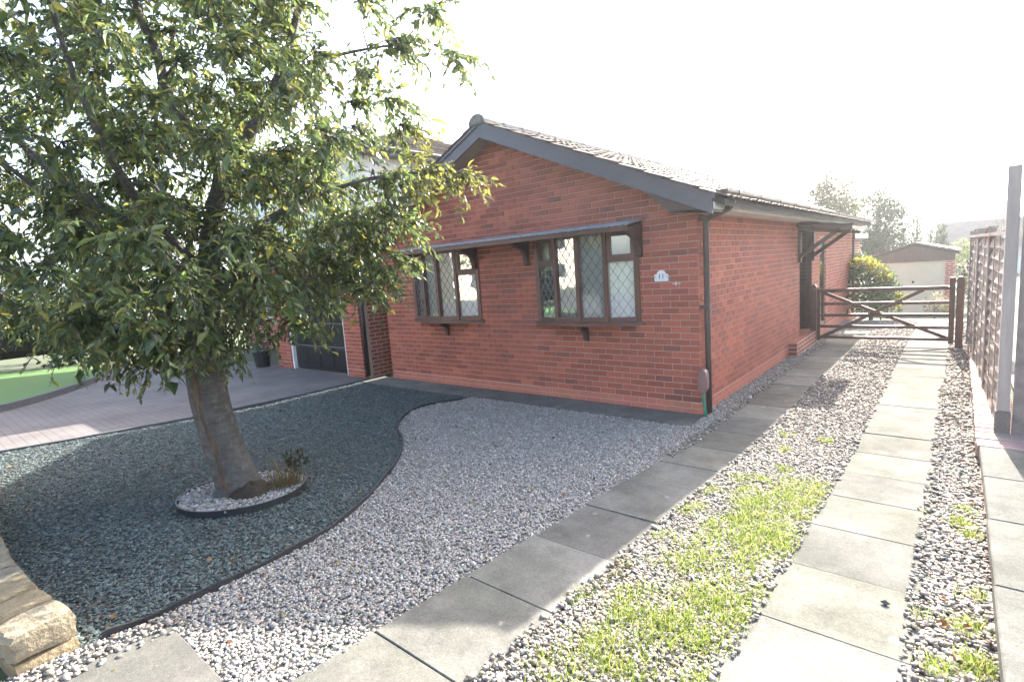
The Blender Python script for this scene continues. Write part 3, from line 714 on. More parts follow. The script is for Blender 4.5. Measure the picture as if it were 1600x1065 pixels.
# gutter: half-round channel with unions, both eaves
for s in (1, -1):
    gx = XC + s*(0.375-XC); gz = 2.515
    v = []; f = []; n = 9; ys = [YF+0.02, YB-0.05]
    for yy in ys:
        for R_ in (0.062, 0.056):
            v += [(gx+R_*math.cos(a), yy, gz+R_*math.sin(a)) for a in np.linspace(math.pi, 2*math.pi, n)]
    for a in range(n-1): f += [(a, a+1, 2*n+a+1, 2*n+a), (n+a, 3*n+a, 3*n+a+1, n+a+1)]
    for a, b in ((0, n), (n-1, 2*n-1)): f.append((a, b, b+2*n, a+2*n))
    f += [tuple(range(n)), tuple(range(2*n, 3*n))]
    g = MB(); g.add(v, f); gut = g.build('gutter', 'gutter_plastic', house)
    if s > 0:
        for yy in [0.1, 0.95, 1.85, 2.75, 3.65, 4.55, 5.45, 6.4, 7.3, 8.2, 9.1, 10.0, 10.9]:
            u = MB(); vv = []; nn = 9
            for y2 in (yy, yy+0.06):
                vv += [(gx+0.069*math.cos(a), y2, gz+0.069*math.sin(a)) for a in np.linspace(math.pi-0.1, 2*math.pi+0.1, nn)] + [(gx+0.063*math.cos(a), y2, gz+0.063*math.sin(a)) for a in np.linspace(math.pi-0.1, 2*math.pi+0.1, nn)]
            ff = []
            for a in range(nn-1): ff += [(a, a+1, 2*nn+a+1, 2*nn+a), (a, nn+a, nn+a+1, a+1), (2*nn+a, 2*nn+a+1, 3*nn+a+1, 3*nn+a)]
            u.add(vv, ff); u.build('gutter_bracket', 'gutter_plastic', gut)
# downpipe with swan neck
dp = MB()
dp.tube([(0.375, 0.06, 2.47), (0.375, 0.06, 2.40), (0.34, 0.06, 2.345), (0.12, 0.075, 2.275), (0.075, 0.08, 2.22), (0.072, 0.08, 1.2), (0.072, 0.08, 0.03)], 0.034, 10)
dpo = dp.build('downpipe', 'gutter_plastic', house, True)
for z in (2.24, 1.25): MB().box(0.0, 0.112, 0.035, 0.125, z, z+0.045).build('pipe_clip', 'gutter_plastic', dpo)
MB().tube([(0.072, LEN-0.3, 2.3), (0.072, LEN-0.3, -0.05)], 0.034, 8).build('downpipe', 'gutter_plastic', house, True)

# leaded bow windows
BOW = [(-0.755, 0.0), (-0.385, -0.115), (0.0, -0.16), (0.385, -0.115), (0.755, 0.0)]
def bow_window(cx, z0, z1):
    f = MB(); root = None
    B = [Vector((cx+x, y+0.02, 0)) for x, y in BOW]
    def bar(p, q, za, zb, t=0.05, dpt=0.06): # horizontal bar from p to q
        f.beam(Vector((p.x, p.y, (za+zb)/2)), Vector((q.x, q.y, (za+zb)/2)), dpt, zb-za)
    panes = []
    for i in range(4):
        p, q = B[i], B[i+1]; d = (q-p).normalized(); a, b = p+d*0.028, q-d*0.028
        bar(a, b, z0, z0+0.06); bar(a, b, z1-0.055, z1)
        if i in (0, 3):
            zt = z1-0.37; bar(a, b, zt-0.045, zt, 0.05, 0.065)
            # opening vent sash
            for (u0, u1) in ((a, a+d*0.045), (b-d*0.045, b)): f.beam(((u0+u1)/2).to_tuple()[:2]+(zt,), ((u0+u1)/2).to_tuple()[:2]+(z1-0.055,), 0.045, 0.075, (-d.y, d.x, 0))
            bar(a+d*0.045, b-d*0.045, zt, zt+0.045, 0.05, 0.08); bar(a+d*0.045, b-d*0.045, z1-0.1, z1-0.055, 0.05, 0.08)
            panes += [(a, b, z0+0.06, zt-0.045, True), (a+d*0.045, b-d*0.045, zt+0.045, z1-0.1, False)]
        else: panes.append((a, b, z0+0.06, z1-0.055, True))
    for i, p in enumerate(B):
        wdt = 0.07 if i in (0, 4) else 0.055
        f.box(p.x-wdt/2, p.x+wdt/2, p.y-0.035, p.y+0.045, z0, z1)
    fo = f.build('window', 'window_brown', house)
    for a, b, za, zb, lead in panes:
        d = (b-a).normalized(); n = Vector((d.y, -d.x, 0)); n = n if n.y < 0 else -n
        L = (b-a).length
        m = MB(); m.add([a+Vector((0, 0, za)), b+Vector((0, 0, za)), b+Vector((0, 0, zb)), a+Vector((0, 0, zb))], [(0, 1, 2, 3)])
        m.build('pane', 'glass', fo)
        if not lead: continue
        g = MB(); H = zb-za; pw, ph = 0.115, 0.165; t = 0.0028
        def seg(u0, v0, u1, v1):
            P0 = a+d*u0+Vector((0, 0, za+v0))+n*0.004; P1 = a+d*u1+Vector((0, 0, za+v1))+n*0.004; g.beam(P0, P1, t*2, 0.004, n)
        k = -int(H/ph)-2
        while k*pw < L+H/ph*pw:
            for s in (1, -1):   # v = (u-u0)*ph/pw*s
                u0 = k*pw
                pts = []
                for v in (0, H):
                    u = u0 + s*v*pw/ph
                    pts.append((u, v))
                (ua, va), (ub, vb) = pts
                if s < 0: ua, ub = ua+H*pw/ph*0, ub
                lo, hi = 0.0, 1.0; du = ub-ua
                t0, t1 = sorted(((0-ua)/du, (L-ua)/du)); lo, hi = max(lo, t0), min(hi, t1)
                if hi-lo > 0.02: seg(ua+du*lo, H*lo, ua+du*hi, H*hi)
            k += 1
        k = 0
        g.build('lead_lattice', 'lead', fo)
    # net curtain
    c = MB(); v = []; n = 120; ff = []
    for i in range(n+1):
        t = i/n; x = cx-0.74+1.48*t; y = 0.085 + float(np.interp(x-cx, [b_[0] for b_ in BOW], [b_[1] for b_ in BOW])) + 0.010*math.sin(i*1.35)+0.005*math.sin(i*0.6)
        v += [(x, y, z0+0.02), (x, y, z1-0.02)]
    for i in range(n): ff.append((2*i, 2*i+2, 2*i+3, 2*i+1))
    c.add(v, ff); c.build('net_curtain', 'curtain', fo, True)
    bk = MB().box(cx-0.80, cx+0.80, 0.245, 0.26, z0-0.05, z1+0.05); bk.build('blind', 'curtain', fo)
    # sill with its bracket, head board
    sl = MB(); v = []; m_ = 9; arc = [(-0.84+1.68*i/(m_-1), -0.02-0.215*math.sin(math.pi*i/(m_-1))**0.8) for i in range(m_)]
    poly = [(cx-0.84, 0.003)] + [(cx+x, y) for x, y in arc] + [(cx+0.84, 0.003)]
    sl.prism(poly, 'z', z0-0.045, z0+0.002); so = sl.build('sill', 'window_brown', fo)
    br = MB(); br.prism([(-0.002, z0-0.046), (-0.19, z0-0.046), (-0.17, z0-0.08), (-0.06, z0-0.14), (-0.045, z0-0.25), (-0.002, z0-0.27)], 'x', cx-0.03, cx+0.03); br.build('sill_bracket', 'dark_wood', fo)
    return fo
bow_window(-1.502, 1.105, 2.27); bow_window(-4.175, 1.12, 2.235)
# canopy over both windows
CX0, CX1 = -4.98, -0.62
cn = MB(); n = 150; v = []; f = []
for i in range(n+1):
    x = CX0+(CX1-CX0)*i/n; wv = 0.011*abs(math.sin(i*math.pi/3.0)); 
    v += [(x, -0.001, 2.350), (x, -0.001, 2.330), (x, -0.40, 2.272-wv), (x, -0.40, 2.296)]
for i in range(n):
    for j in range(4): f.append((4*i+j, 4*i+(j+1) % 4, 4*i+4+(j+1) % 4, 4*i+4+j))
f += [(3, 2, 1, 0), (4*n, 4*n+1, 4*n+2, 4*n+3)]
cn.add(v, f); can = cn.build('window_canopy', 'canopy_lead', house)
MB().box(CX0+0.03, CX1-0.03, -0.385, -0.36, 2.205, 2.262).build('canopy_fascia', 'window_brown', can)
MB().hexa([(CX0+0.03, -0.36, 2.225), (CX1-0.03, -0.36, 2.225), (CX1-0.03, -0.002, 2.30), (CX0+0.03, -0.002, 2.30), (CX0+0.03, -0.36, 2.24), (CX1-0.03, -0.36, 2.24), (CX1-0.03, -0.002, 2.315), (CX0+0.03, -0.002, 2.315)]).build('canopy_soffit', 'window_brown', can)
for x in (-0.69, -2.42, -3.44, -4.9):
    b = MB(); pf = [(-0.002, 2.29), (-0.35, 2.225), (-0.35, 2.19), (-0.27, 2.15), (-0.13, 2.10), (-0.075, 2.02), (-0.06, 1.91), (-0.002, 1.89)]
    b.prism(pf, 'x', x-0.033, x+0.033); b.build('canopy_bracket', 'dark_wood', can)
# porch canopy over the side door
pc = MB(); PX = 0.86; py0, py1 = 4.78, 6.34
pc.hexa([(0.001, py0, 2.27), (PX, py0, 2.14), (PX, py1, 2.14), (0.001, py1, 2.27), (0.001, py0, 2.325), (PX, py0, 2.20), (PX, py1, 2.20), (0.001, py1, 2.325)])
po = pc.build('porch_canopy', 'dark_wood', house)
for i in range(3):
    x0 = PX-0.27*i+0.02; x1 = x0-0.30; zz = lambda x: 2.325-0.146*x
    for j in range(5):
        ya = py0-0.02+0.32*j
        MB().hexa([(x1, ya, zz(x1)+0.003), (x0, ya, zz(x0)+0.012), (x0, ya+0.315, zz(x0)+0.012), (x1, ya+0.315, zz(x1)+0.003), (x1, ya, zz(x1)+0.018), (x0, ya, zz(x0)+0.03), (x0, ya+0.315, zz(x0)+0.03), (x1, ya+0.315, zz(x1)+0.018)]).build('porch_tile', 'tile', po, col=(0.09, 0.06, 0.052))
for yy in (4.95, 6.14):
    b = MB(); b.box(0.0, 0.05, yy-0.035, yy+0.035, 1.62, 2.25); b.beam((0.03, yy, 1.72), (0.66, yy, 2.17), 0.06, 0.07); b.beam((0.05, yy, 2.215), (PX-0.04, yy, 2.10), 0.06, 0.06)
    b.build('porch_bracket', 'dark_wood', po)
# rear extension
MB().box(-2.5, -0.15, LEN+0.01, 14.2, -0.4, 2.05).build('rear_extension', 'brick_wall_x', house)
MB().box(-2.6, 0.05, LEN+0.3, 14.3, 2.06, 2.2).build('extension_roof', 'white_paint', house)

# house number plate
pl = MB(); poly = [(-0.085, 0), (0.085, 0), (0.085, 0.08), (0.065, 0.085)] + [(0.055*math.cos(a), 0.085+0.045*math.sin(a)) for a in np.linspace(0, math.pi, 9)] + [(-0.065, 0.085), (-0.085, 0.08)]
plr = thing('number_plate', (-0.43, 0, 1.59), 'white arched house number plate screwed to the brick gable', 'sign')
pl.prism([(x-0.43, z+1.59) for x, z in poly], 'y', -0.014, 0.0); pl.build('plate', 'plate_white', plr)
def text_mesh(s, size, loc, rot, mat, parent, ext=0.0012, name='lettering'):
    c = bpy.data.curves.new('t', 'FONT'); c.body = s; c.size = size; c.extrude = ext; c.align_x = 'CENTER'; c.align_y = 'CENTER'
    o = bpy.data.objects.new('t', c); COL.objects.link(o); dg = bpy.context.evaluated_depsgraph_get()
    me = bpy.data.meshes.new_from_object(o.evaluated_get(dg)); bpy.data.objects.remove(o)
    me.transform(Matrix.Translation(Vector(loc)-off(parent)) @ Matrix.Rotation(rot, 4, 'X')); me.materials.clear()
    return link(me, name, mat, parent)
text_mesh('11', 0.085, (-0.43, -0.0155, 1.645), math.pi/2, 'ink_blue', plr)
for x in (-0.07, 0.07): MB().tube([(-0.43+x, -0.014, 1.645), (-0.43+x, -0.018, 1.645)], 0.006, 8).build('screw', 'lead', plr)
m = MB(); m.box(-0.30, -0.20, -0.006, 0.0, 1.552, 1.560).box(-0.262, -0.252, -0.008, 0.0, 1.535, 1.575)  # small raised fixing added in place of a white scratch
tag(m.build('white_scratch', 'plate_white'), 'white scratch on the bricks beside the number plate, built as a small fixing', 'scratch')
# outdoor socket box and green pipe at the corner
bx = MB(); poly = [(0.055*math.cos(a), 0.145+0.145*math.copysign(abs(math.sin(a))**0.6, math.sin(a))) for a in np.linspace(0, 2*math.pi, 21)[:-1]]
bx.prism([(0.052+x, z+0.285) for x, z in poly], 'y', -0.085, 0.004)
tag(bx.build('wall_box', 'box_plastic', bevel=0.012), 'brown rounded plastic box at the foot of the downpipe', 'wall box')
tag(MB().tube([(0.05, -0.04, 0.33), (0.055, -0.045, 0.2), (0.075, -0.06, 0.08), (0.09, -0.07, 0.0)], 0.017, 8).build('hose', 'hose_green', None, True), 'short green hose hanging below the brown wall box', 'hose')

# ------------------------------------------------------------------ cherry tree
tree = thing('cherry_tree', (float(TREE[0]), float(TREE[1]), float(TREE[2])), 'leafy cherry tree with leaning split-barked trunk in the slate bed', 'tree')
LIMBS = [
 [(-2.41, -4.12, 2.48), (-2.38, -4.03, 2.82), (-2.57, -4.14, 3.14), (-2.73, -4.22, 3.44), (-2.81, -4.23, 3.81), (-2.96, -4.28, 4.23), (-3.05, -4.2, 4.9)],
 [(-2.38, -4.03, 2.82), (-2.23, -3.86, 3.06), (-2.02, -3.6, 3.58), (-1.92, -3.42, 4.14), (-1.8, -3.3, 4.7)],
 [(-2.46, -4.31, 1.61), (-2.82, -4.5, 2.32), (-3.27, -4.81, 2.72), (-3.77, -5.13, 3.33), (-4.1, -5.3, 3.8)],
 [(-2.46, -4.31, 1.61), (-2.2, -4.25, 2.1), (-1.8, -3.8, 2.45), (-1.4, -3.3, 2.65), (-1.0, -2.87, 2.68)],
 [(-2.47, -4.31, 1.55), (-2.75, -4.1, 1.75), (-3.2, -3.9, 2.05), (-3.7, -3.7, 2.5)],
 [(-2.44, -4.25, 2.0), (-2.2, -4.7, 2.5), (-1.9, -5.0, 3.1), (-1.9, -5.1, 3.8)],
 [(-2.44, -4.25, 1.9), (-2.7, -4.9, 2.4), (-3.0, -5.4, 3.0)],
 [(-2.02, -3.6, 3.58), (-1.6, -3.2, 3.7), (-1.15, -2.8, 3.75)]]
nodes = []; 
tr = MB()
TP = [(-2.145, -4.30, 0.10), (-2.155, -4.305, 0.20), (-2.20, -4.32, 0.38), (-2.305, -4.35, 0.70), (-2.41, -4.36, 1.12), (-2.45, -4.32, 1.55), (-2.45, -4.22, 2.0), (-2.41, -4.12, 2.48)]
TR = [0.225, 0.178, 0.156, 0.144, 0.138, 0.134, 0.09, 0.075]
TPs = [np.array(p) for p in smooth_curve(TP, 5)]; TRs = np.interp(np.arange(len(TPs))/5, np.arange(len(TR)), TR)
base = len(tr.v); nseg = 22
for i, (p, r) in enumerate(zip(TPs, TRs)):
    for j in range(nseg):
        a = 2*math.pi*j/nseg
        rr = r*(1+0.05*math.sin(3*a+p[2]*2)+0.03*math.sin(5*a+p[2]*5+1)+ (0.16*max(0, math.cos(2.5*a+0.6)) if p[2] < 0.26 else 0))
        tr.v.append((p[0]+rr*math.cos(a), p[1]+rr*math.sin(a), p[2]))
for i in range(len(TPs)-1):
    for j in range(nseg): tr.f.append((i*nseg+j, i*nseg+(j+1) % nseg, (i+1)*nseg+(j+1) % nseg, (i+1)*nseg+j))
tr.f.append(tuple((len(TPs)-1)*nseg+j for j in range(nseg)))
trunk = tr.build('trunk', 'bark', tree, True)
# long split in the bark, on the street side of the trunk
sv = MB(); vv = []; ff = []; cdir = np.array([CAM[0]-TREE[0], CAM[1]-TREE[1]]); ang0 = math.atan2(cdir[1], cdir[0]) - 0.62
ks = [i for i in range(len(TPs)) if 0.17 < TPs[i][2] < 1.5]
for q, i in enumerate(ks):
    p, r = TPs[i], TRs[i]; h = 0.16*(0.5+0.5*math.sin(q*1.3+1))+0.13; ac = ang0 + 0.10*math.sin(q*0.8)
    def sp_(a): return r*(1+0.05*math.sin(3*a+p[2]*2)+0.03*math.sin(5*a+p[2]*5+1)+(0.16*max(0, math.cos(2.5*a+0.6)) if p[2] < 0.26 else 0))
    for kk, dr in ((-1, -0.004), (-0.5, 0.009), (0, -0.002), (0.5, 0.010), (1, -0.004)):
        a = ac+kk*h; rr = sp_(a)+dr; vv.append((p[0]+rr*math.cos(a), p[1]+rr*math.sin(a), p[2]))
for q in range(len(ks)-1):
    for j in range(4): ff.append((5*q+j, 5*q+j+1, 5*q+5+j+1, 5*q+5+j))
sv.add(vv, ff); sv.build('split_bark', 'bark_scar', trunk, True)
br = MB(); 
for li, L in enumerate(LIMBS):
    pts = smooth_curve(L, 5); r0 = (0.075, 0.065, 0.065, 0.034, 0.04, 0.04, 0.04, 0.02)[li]
    rs = [r0*(1-0.78*i/(len(pts)-1)) for i in range(len(pts))]
    br.tube(pts, rs, 9); nodes += [(Vector(p), r) for p, r in zip(pts, rs)]
nodes += [(Vector(p), r) for p, r in zip(TPs[-8:], TRs[-8:])]
# clump centres: an uneven ellipsoid crown, drooping to the street side
CC = Vector((-2.66, -4.22, 2.98)); AX = [(Vector((RT[0], RT[1], 0)).normalized(), 2.2), (Vector((-fw[0], -fw[1], 0)).normalized(), 1.45), (Vector((0, 0, 1)), 2.0)]
clumps = []
while len(clumps) < 255:
    q = rng.normal(0, 1, 3); q /= np.linalg.norm(q); rad = rng.random()**0.42*(1+0.10*math.sin(q[0]*5+1)+0.10*math.sin(q[2]*6+q[1]*4))
    p = CC + sum((a*s*float(q[i])*rad for i, (a, s) in enumerate(AX)), Vector((0, 0, 0)))
    dx = (p-CC).dot(AX[0][0])
    if p.z < 1.5+0.30*max(0.0, dx): continue
    if dx > 1.55 and 2.75 < p.z < 3.6: continue
    if dx > 1.3 and p.z > 3.35 and rng.random() < 0.6: continue
    if min(((p-c).length for c in clumps), default=9) < 0.24: continue
    clumps.append(p)
EXTRA = [(-1.28, -3.05, 3.08), (-1.36, -3.1, 3.3), (-1.50, -3.48, 1.78), (-1.45, -3.35, 1.98), (-1.62, -3.57, 1.9), (-1.85, -3.85, 1.6), (-1.75, -3.7, 2.1), (-1.55, -3.4, 2.25), (-1.95, -3.95, 1.85), (-0.92, -2.80, 2.66), (-0.99, -2.68, 3.62), (-1.12, -2.78, 3.98), (-1.30, -3.25, 2.05), (-1.38, -3.24, 2.40), (-1.12, -2.98, 2.72), (-1.32, -3.12, 2.7), (-1.35, -3.05, 3.75), (-1.5, -3.2, 4.1), (-2.72, -4.6, 1.42), (-2.95, -4.75, 1.5), (-3.2, -4.9, 1.6), (-3.5, -5.0, 1.75), (-2.0, -4.5, 1.62), (-2.15, -4.55, 1.8), (-1.95, -4.35, 1.58), (-2.3, -4.75, 1.62), (-2.5, -4.85, 1.62), (-2.1, -4.6, 2.05), (-1.8, -4.3, 1.95), (-2.4, -4.7, 1.95), (-2.22, -4.62, 1.52), (-2.75, -5.0, 1.75), (-3.9, -5.1, 1.9), (-3.6, -4.6, 1.6), (-4.0, -4.7, 2.0)]
clumps += [Vector(e) for e in EXTRA]
clumps.sort(key=lambda c: min((c-n[0]).length for n in nodes))
lp = []; ldir = []
for ci, c in enumerate(clumps):
    best = min(nodes, key=lambda n: (c-n[0]).length + (0.6 if n[0].z > c.z+0.5 else 0)); p0, r0 = best
    d = c-p0; mid = p0+d*0.5+Vector((rng.normal(0, .05), rng.normal(0, .05), 0.10*d.length))
    pts = smooth_curve([tuple(p0), tuple(mid), tuple(c)], 4); ra = min(r0*0.7, 0.010+0.018*d.length)
    rs = [ra*(1-0.75*i/(len(pts)-1)) for i in range(len(pts))]; br.tube(pts, rs, 5, False)
    nodes += [(Vector(p), r) for p, r in list(zip(pts, rs))[2:]]
    outw = (c-CC); outw.z *= 0.4; outw = outw.normalized()
    for t in range(15):
        td = (outw*0.6+Vector(rng.normal(0, 0.75, 3))).normalized(); td.z = td.z*0.6-0.12; td.normalize()
        tl = rng.uniform(0.20, 0.42) if ci < len(clumps) else 0.2
        droop = rng.uniform(0.05, 0.22); q = [c + td*tl*k + Vector((0, 0, -droop*k*k)) for k in (0, 0.33, 0.66, 1.0)]
        br.tube(q, [0.0045, 0.0035, 0.0028, 0.0015], 4, False)
        nl = int(rng.uniform(10, 17))
        for k in range(nl):
            u = 0.15+0.85*k/nl; pp = q[0].lerp(q[3], u)+Vector((0, 0, droop*(u-u*u))); lp.append(pp[:])
            sd = td.cross(Vector((0, 0, 1))).normalized()*(1 if k % 2 else -1)
            dd = td*0.45+sd*0.55+Vector(rng.normal(0, 0.38, 3))+Vector((0, 0, -0.45)); ldir.append(dd[:])
br.build('branches', 'bark', tree, True)['kind'] = 'stuff'
lp = np.array(lp); ldir = np.array(ldir); n = len(lp)
LT = np.array([(0, 0, 0), (-0.5, 0.32, 0.10), (0, 0.36, -0.03), (0.5, 0.32, 0.10), (-0.36, 0.64, 0.05), (0, 0.68, -0.09), (0.36, 0.64, 0.05), (0, 1.0, -0.26)])
LF = [(0, 2, 1), (0, 3, 2), (1, 2, 5), (1, 5, 4), (2, 3, 6), (2, 6, 5), (4, 5, 7), (5, 6, 7)]
Rm = basis(ldir, np.column_stack([rng.normal(0, 0.55, n), rng.normal(0, 0.55, n), np.ones(n)]))
ll = 0.061*np.exp(rng.normal(0, 0.30, n)); S = np.stack([ll*0.44, ll, ll*0.6], 1)
LPAL = 1.5*np.array([(0.050, 0.076, 0.024), (0.066, 0.092, 0.028), (0.038, 0.058, 0.022), (0.084, 0.104, 0.032), (0.118, 0.122, 0.034), (0.045, 0.062, 0.028)])
lc = LPAL[rng.integers(0, 6, n)]*np.exp(rng.normal(0, 0.18, (n, 1)))
yl = rng.random(n) < 0.03; lc[yl] = np.array([0.24, 0.21, 0.035])*np.exp(rng.normal(0, 0.25, (yl.sum(), 1)))
nearR = np.linalg.norm(lp-np.array([-0.92, -2.8, 2.66]), axis=1) < 0.5; lc[nearR] = lc[nearR]*0.4+np.array([0.16, 0.15, 0.03])*0.6
# the 300 leaves that show largest are parts of their own
dist = np.linalg.norm(lp-CAM, axis=1); front_leaf = np.argsort(dist)[:300]; mask = np.ones(n, bool); mask[front_leaf] = False
V, F = bulk(LT, LF, lp[mask], Rm[mask], S[mask])
crown = np_mesh('crown', V, F, 'leaf', tree, col=np.repeat(lc[mask], 8, 0)); crown['kind'] = 'stuff'
LM = []
for i in range(10):
    me = bpy.data.meshes.new('leaf'); me.from_pydata([tuple(v) for v in LT*np.array([0.44, 1, 0.6])], [], LF)
    c = LPAL[i % 6]*random.uniform(0.85, 1.15); a = me.attributes.new('Col', 'FLOAT_COLOR', 'POINT'); a.data.foreach_set('color', np.tile(np.array([*c, 1], np.float32), 8))
    me.materials.append(MATS['leaf']); LM.append(me)
for i in front_leaf:
    o = bpy.data.objects.new('leaf', LM[i % 10]); COL.objects.link(o); o.parent = crown
    R4 = Matrix([list(r) for r in Rm[i]]).to_4x4(); o.matrix_local = Matrix.Translation(Vector(lp[i])-tree.location) @ R4 @ Matrix.Scale(ll[i], 4)
# root flare stone, tufts and a seedling by the trunk
rk = MB(); vv = []; ff = []; nn = 12
for i in range(6):
    for j in range(nn):
        t = i/5*math.pi/2; a = 2*math.pi*j/nn; k = 1+0.12*math.sin(3*a+i)
        vv.append((-1.99+0.13*k*math.cos(t)*math.cos(a), -4.30+0.17*k*math.cos(t)*math.sin(a), 0.17+0.15*k*math.sin(t)))
for i in range(5):
    for j in range(nn): ff.append((i*nn+j, i*nn+(j+1) % nn, (i+1)*nn+(j+1) % nn, (i+1)*nn+j))
rk.add(vv, ff); tag(rk.build('rock', 'soil', None, True), 'brown rounded stone lying against the tree trunk', 'stone')
P = clump_pts([(-1.93, -4.05, 0.05, 320)])
tag(blades('grass_tuft', P, 0.20, 0.004, [(0.17, 0.12, 0.06), (0.13, 0.09, 0.05), (0.09, 0.10, 0.04)], 0.32, None, 'grass', 0.02), 'dry brownish grass tuft behind the brown stone', 'grass tuft'); bpy.data.objects['grass_tuft']['kind'] = ''
del bpy.data.objects['grass_tuft']['kind']
def leaf_cloud(name, centers, radii, n, size, pal, parent, mat='leaf_matt', shell=0.5, aspect=0.5, up_=0.2, leafdir=None):
    C = np.array(centers); Rr = np.array(radii); wts = Rr.prod(1)**0.67; idx = rng.choice(len(C), n, p=wts/wts.sum())
    q = rng.normal(0, 1, (n, 3)); q /= np.linalg.norm(q, axis=1, keepdims=True); q *= (rng.random(n)**shell)[:, None]
    P = C[idx]+q*Rr[idx]; d = q+rng.normal(0, 0.6, (n, 3)); d[:, 2] += up_
    R_ = basis(d, rng.normal(0, 1, (n, 3))+np.array([0, 0, 0.8])); s = size*np.exp(rng.normal(0, 0.25, n))
    pal = np.array(pal); c = pal[rng.integers(0, len(pal), n)]*np.exp(rng.normal(0, 0.25, (n, 1)))
    V, F = bulk(LT, LF, P, R_, np.stack([s*aspect, s, s*0.5], 1))
    o = np_mesh(name, V, F, mat, parent, col=np.repeat(np.clip(c, 0.004, 0.7), 8, 0)); o['kind'] = 'stuff'; return o
sd = thing('seedling', (-1.95, -3.95, zg(-1.95, -3.95)), 'small dark leafy seedling sprouting beside the tree trunk', 'plant')
MB().tube([(-1.95, -3.95, 0.16), (-1.955, -3.96, 0.30), (-1.94, -3.95, 0.42)], [0.006, 0.005, 0.003], 5).build('stem', 'bark', sd)
leaf_cloud('foliage', [(-1.95, -3.95, 0.36), (-1.93, -3.94, 0.42)], [(0.09, 0.09, 0.10), (0.07, 0.07, 0.07)], 70, 0.045, [(0.04, 0.05, 0.026), (0.05, 0.04, 0.024)], sd)

# ------------------------------------------------------------------ sandstone edging wall by the street
STC = [(0.28, 0.22, 0.135), (0.255, 0.21, 0.145), (0.30, 0.24, 0.14), (0.24, 0.205, 0.15)]
swt = thing('stone_wall', (-1.3, -5.75, 0.26), 'low curving wall of rough yellow sandstone blocks', 'wall')
wp = smooth_curve([(-0.74, -5.73), (-1.2, -5.80), (-1.9, -5.83), (-2.8, -5.80), (-3.8, -5.75), (-5.2, -5.75)], 12)
acc = [0]; 
for a, b in zip(wp[:-1], wp[1:]): acc.append(acc[-1]+math.dist(a, b))
def wpt(s): return Vector((float(np.interp(s, acc, [p[0] for p in wp])), float(np.interp(s, acc, [p[1] for p in wp])), 0))
def stone(p, q, wdt, z0, z1, bow):
    d = (q-p); L = d.length; d.normalize(); n = Vector((-d.y, d.x, 0)); m = MB(); nx, nz = 5, 3
    bm = bmesh.new(); bmesh.ops.create_cube(bm, size=1); bmesh.ops.subdivide_edges(bm, edges=bm.edges[:], cuts=3, use_grid_fill=True)
    sd_ = random.uniform(0, 50)
    for v in bm.verts:
        x, y, z = v.co; edge = sum(abs(abs(t)-0.5) < 1e-4 for t in (x, y, z))
        k = 1-(0.045 if edge >= 2 else 0)-(0.04 if edge == 3 else 0)
        jx = 0.02*math.sin(13*x+7*y+sd_)+0.02*math.sin(9*z+21*y+2*sd_)
        v.co = (p+q)/2 + d*(x*k*L) + n*(y*k*(wdt+0.04*jx*5)+jx*0.35) + Vector((0, 0, (z0+z1)/2+z*k*(z1-z0)+jx*0.25))
    me = bpy.data.meshes.new('stone_block'); bm.normal_update(); o3 = off(swt)
    for v in bm.verts: v.co -= o3
    bm.to_mesh(me); bm.free(); c = random.choice(STC); kk = random.uniform(0.85, 1.15)
    a = me.attributes.new('Col', 'FLOAT_COLOR', 'POINT'); a.data.foreach_set('color', np.tile(np.array([c[0]*kk, c[1]*kk, c[2]*kk, 1], np.float32), len(me.vertices)))
    o = link(me, 'stone_block', 'sandstone', swt); return o
s = 0.0; tops = []
zb = 0.235
while s < acc[-1]-0.3:
    L = random.uniform(0.20, 0.27); stone(wpt(s+0.004), wpt(min(s+L-0.004, acc[-1])), 0.235, zb+0.105, zb+0.225+random.uniform(-.006, .012), 0); s += L
s = 0.0
while s < acc[-1]-0.4:
    L = random.uniform(0.26, 0.42); stone(wpt(s+0.004), wpt(min(s+L-0.004, acc[-1])), 0.225, zb-0.06, zb+0.10, 0); s += L
ft = MB(); 
for i in range(0, len(wp)-1):
    a, b = Vector((*wp[i], 0.215)), Vector((*wp[i+1], 0.215)); ft.beam(a, b, 0.30, 0.05)
ft.build('footing', 'kerb_stone', swt)
# ------------------------------------------------------------------ boundary wall, coping, fence on the drive's far side
bw = thing('boundary_wall', (2.58, 0.5, 0), 'low brick boundary wall carrying the fence beside the drive', 'wall')
wtop = lambda y: 0.13+0.045*max(0, -0.3-y)
MB().hexa([(2.45, -6.3, 0.0), (2.82, -6.3, 0.0), (2.82, -0.31, -0.2), (2.45, -0.31, -0.2), (2.45, -6.3, 0.345), (2.82, -6.3, 0.345), (2.82, -0.31, 0.075), (2.45, -0.31, 0.075)]).box(2.445, 2.73, -0.31, 6.3, -0.25, 0.05).build('wall_core', 'brick_wall_y', bw)
y = -0.30
while y < 6.2:
    h = random.uniform(-0.004, 0.004)
    MB().box(2.425+random.uniform(-.006, .006), 2.74, y+0.003, y+0.066, 0.03, 0.13+h).build('coping_brick', 'brick', bw, col=tuple(k*random.uniform(0.85, 1.2) for k in (0.33, 0.22, 0.19)), bevel=0.004); y += 0.073
ys = [-6.3, -5.5, -4.62, -3.74, -2.87, -2.0, -1.15, -0.305]
for a, b in zip(ys[:-1], ys[1:]):
    j = random.uniform(-0.008, 0.008); za, zb2 = wtop(a), wtop(b)
    MB().hexa([(2.435+j, a+0.003, za-0.06), (2.86, a+0.003, za-0.06), (2.86, b-0.003, zb2-0.06), (2.435+j, b-0.003, zb2-0.06), (2.44+j, a+0.003, za), (2.86, a+0.003, za), (2.86, b-0.003, zb2), (2.44+j, b-0.003, zb2)]).build('coping_slab', 'slab', bw, col=(0.9, 0.9, 0.9), bevel=0.006)
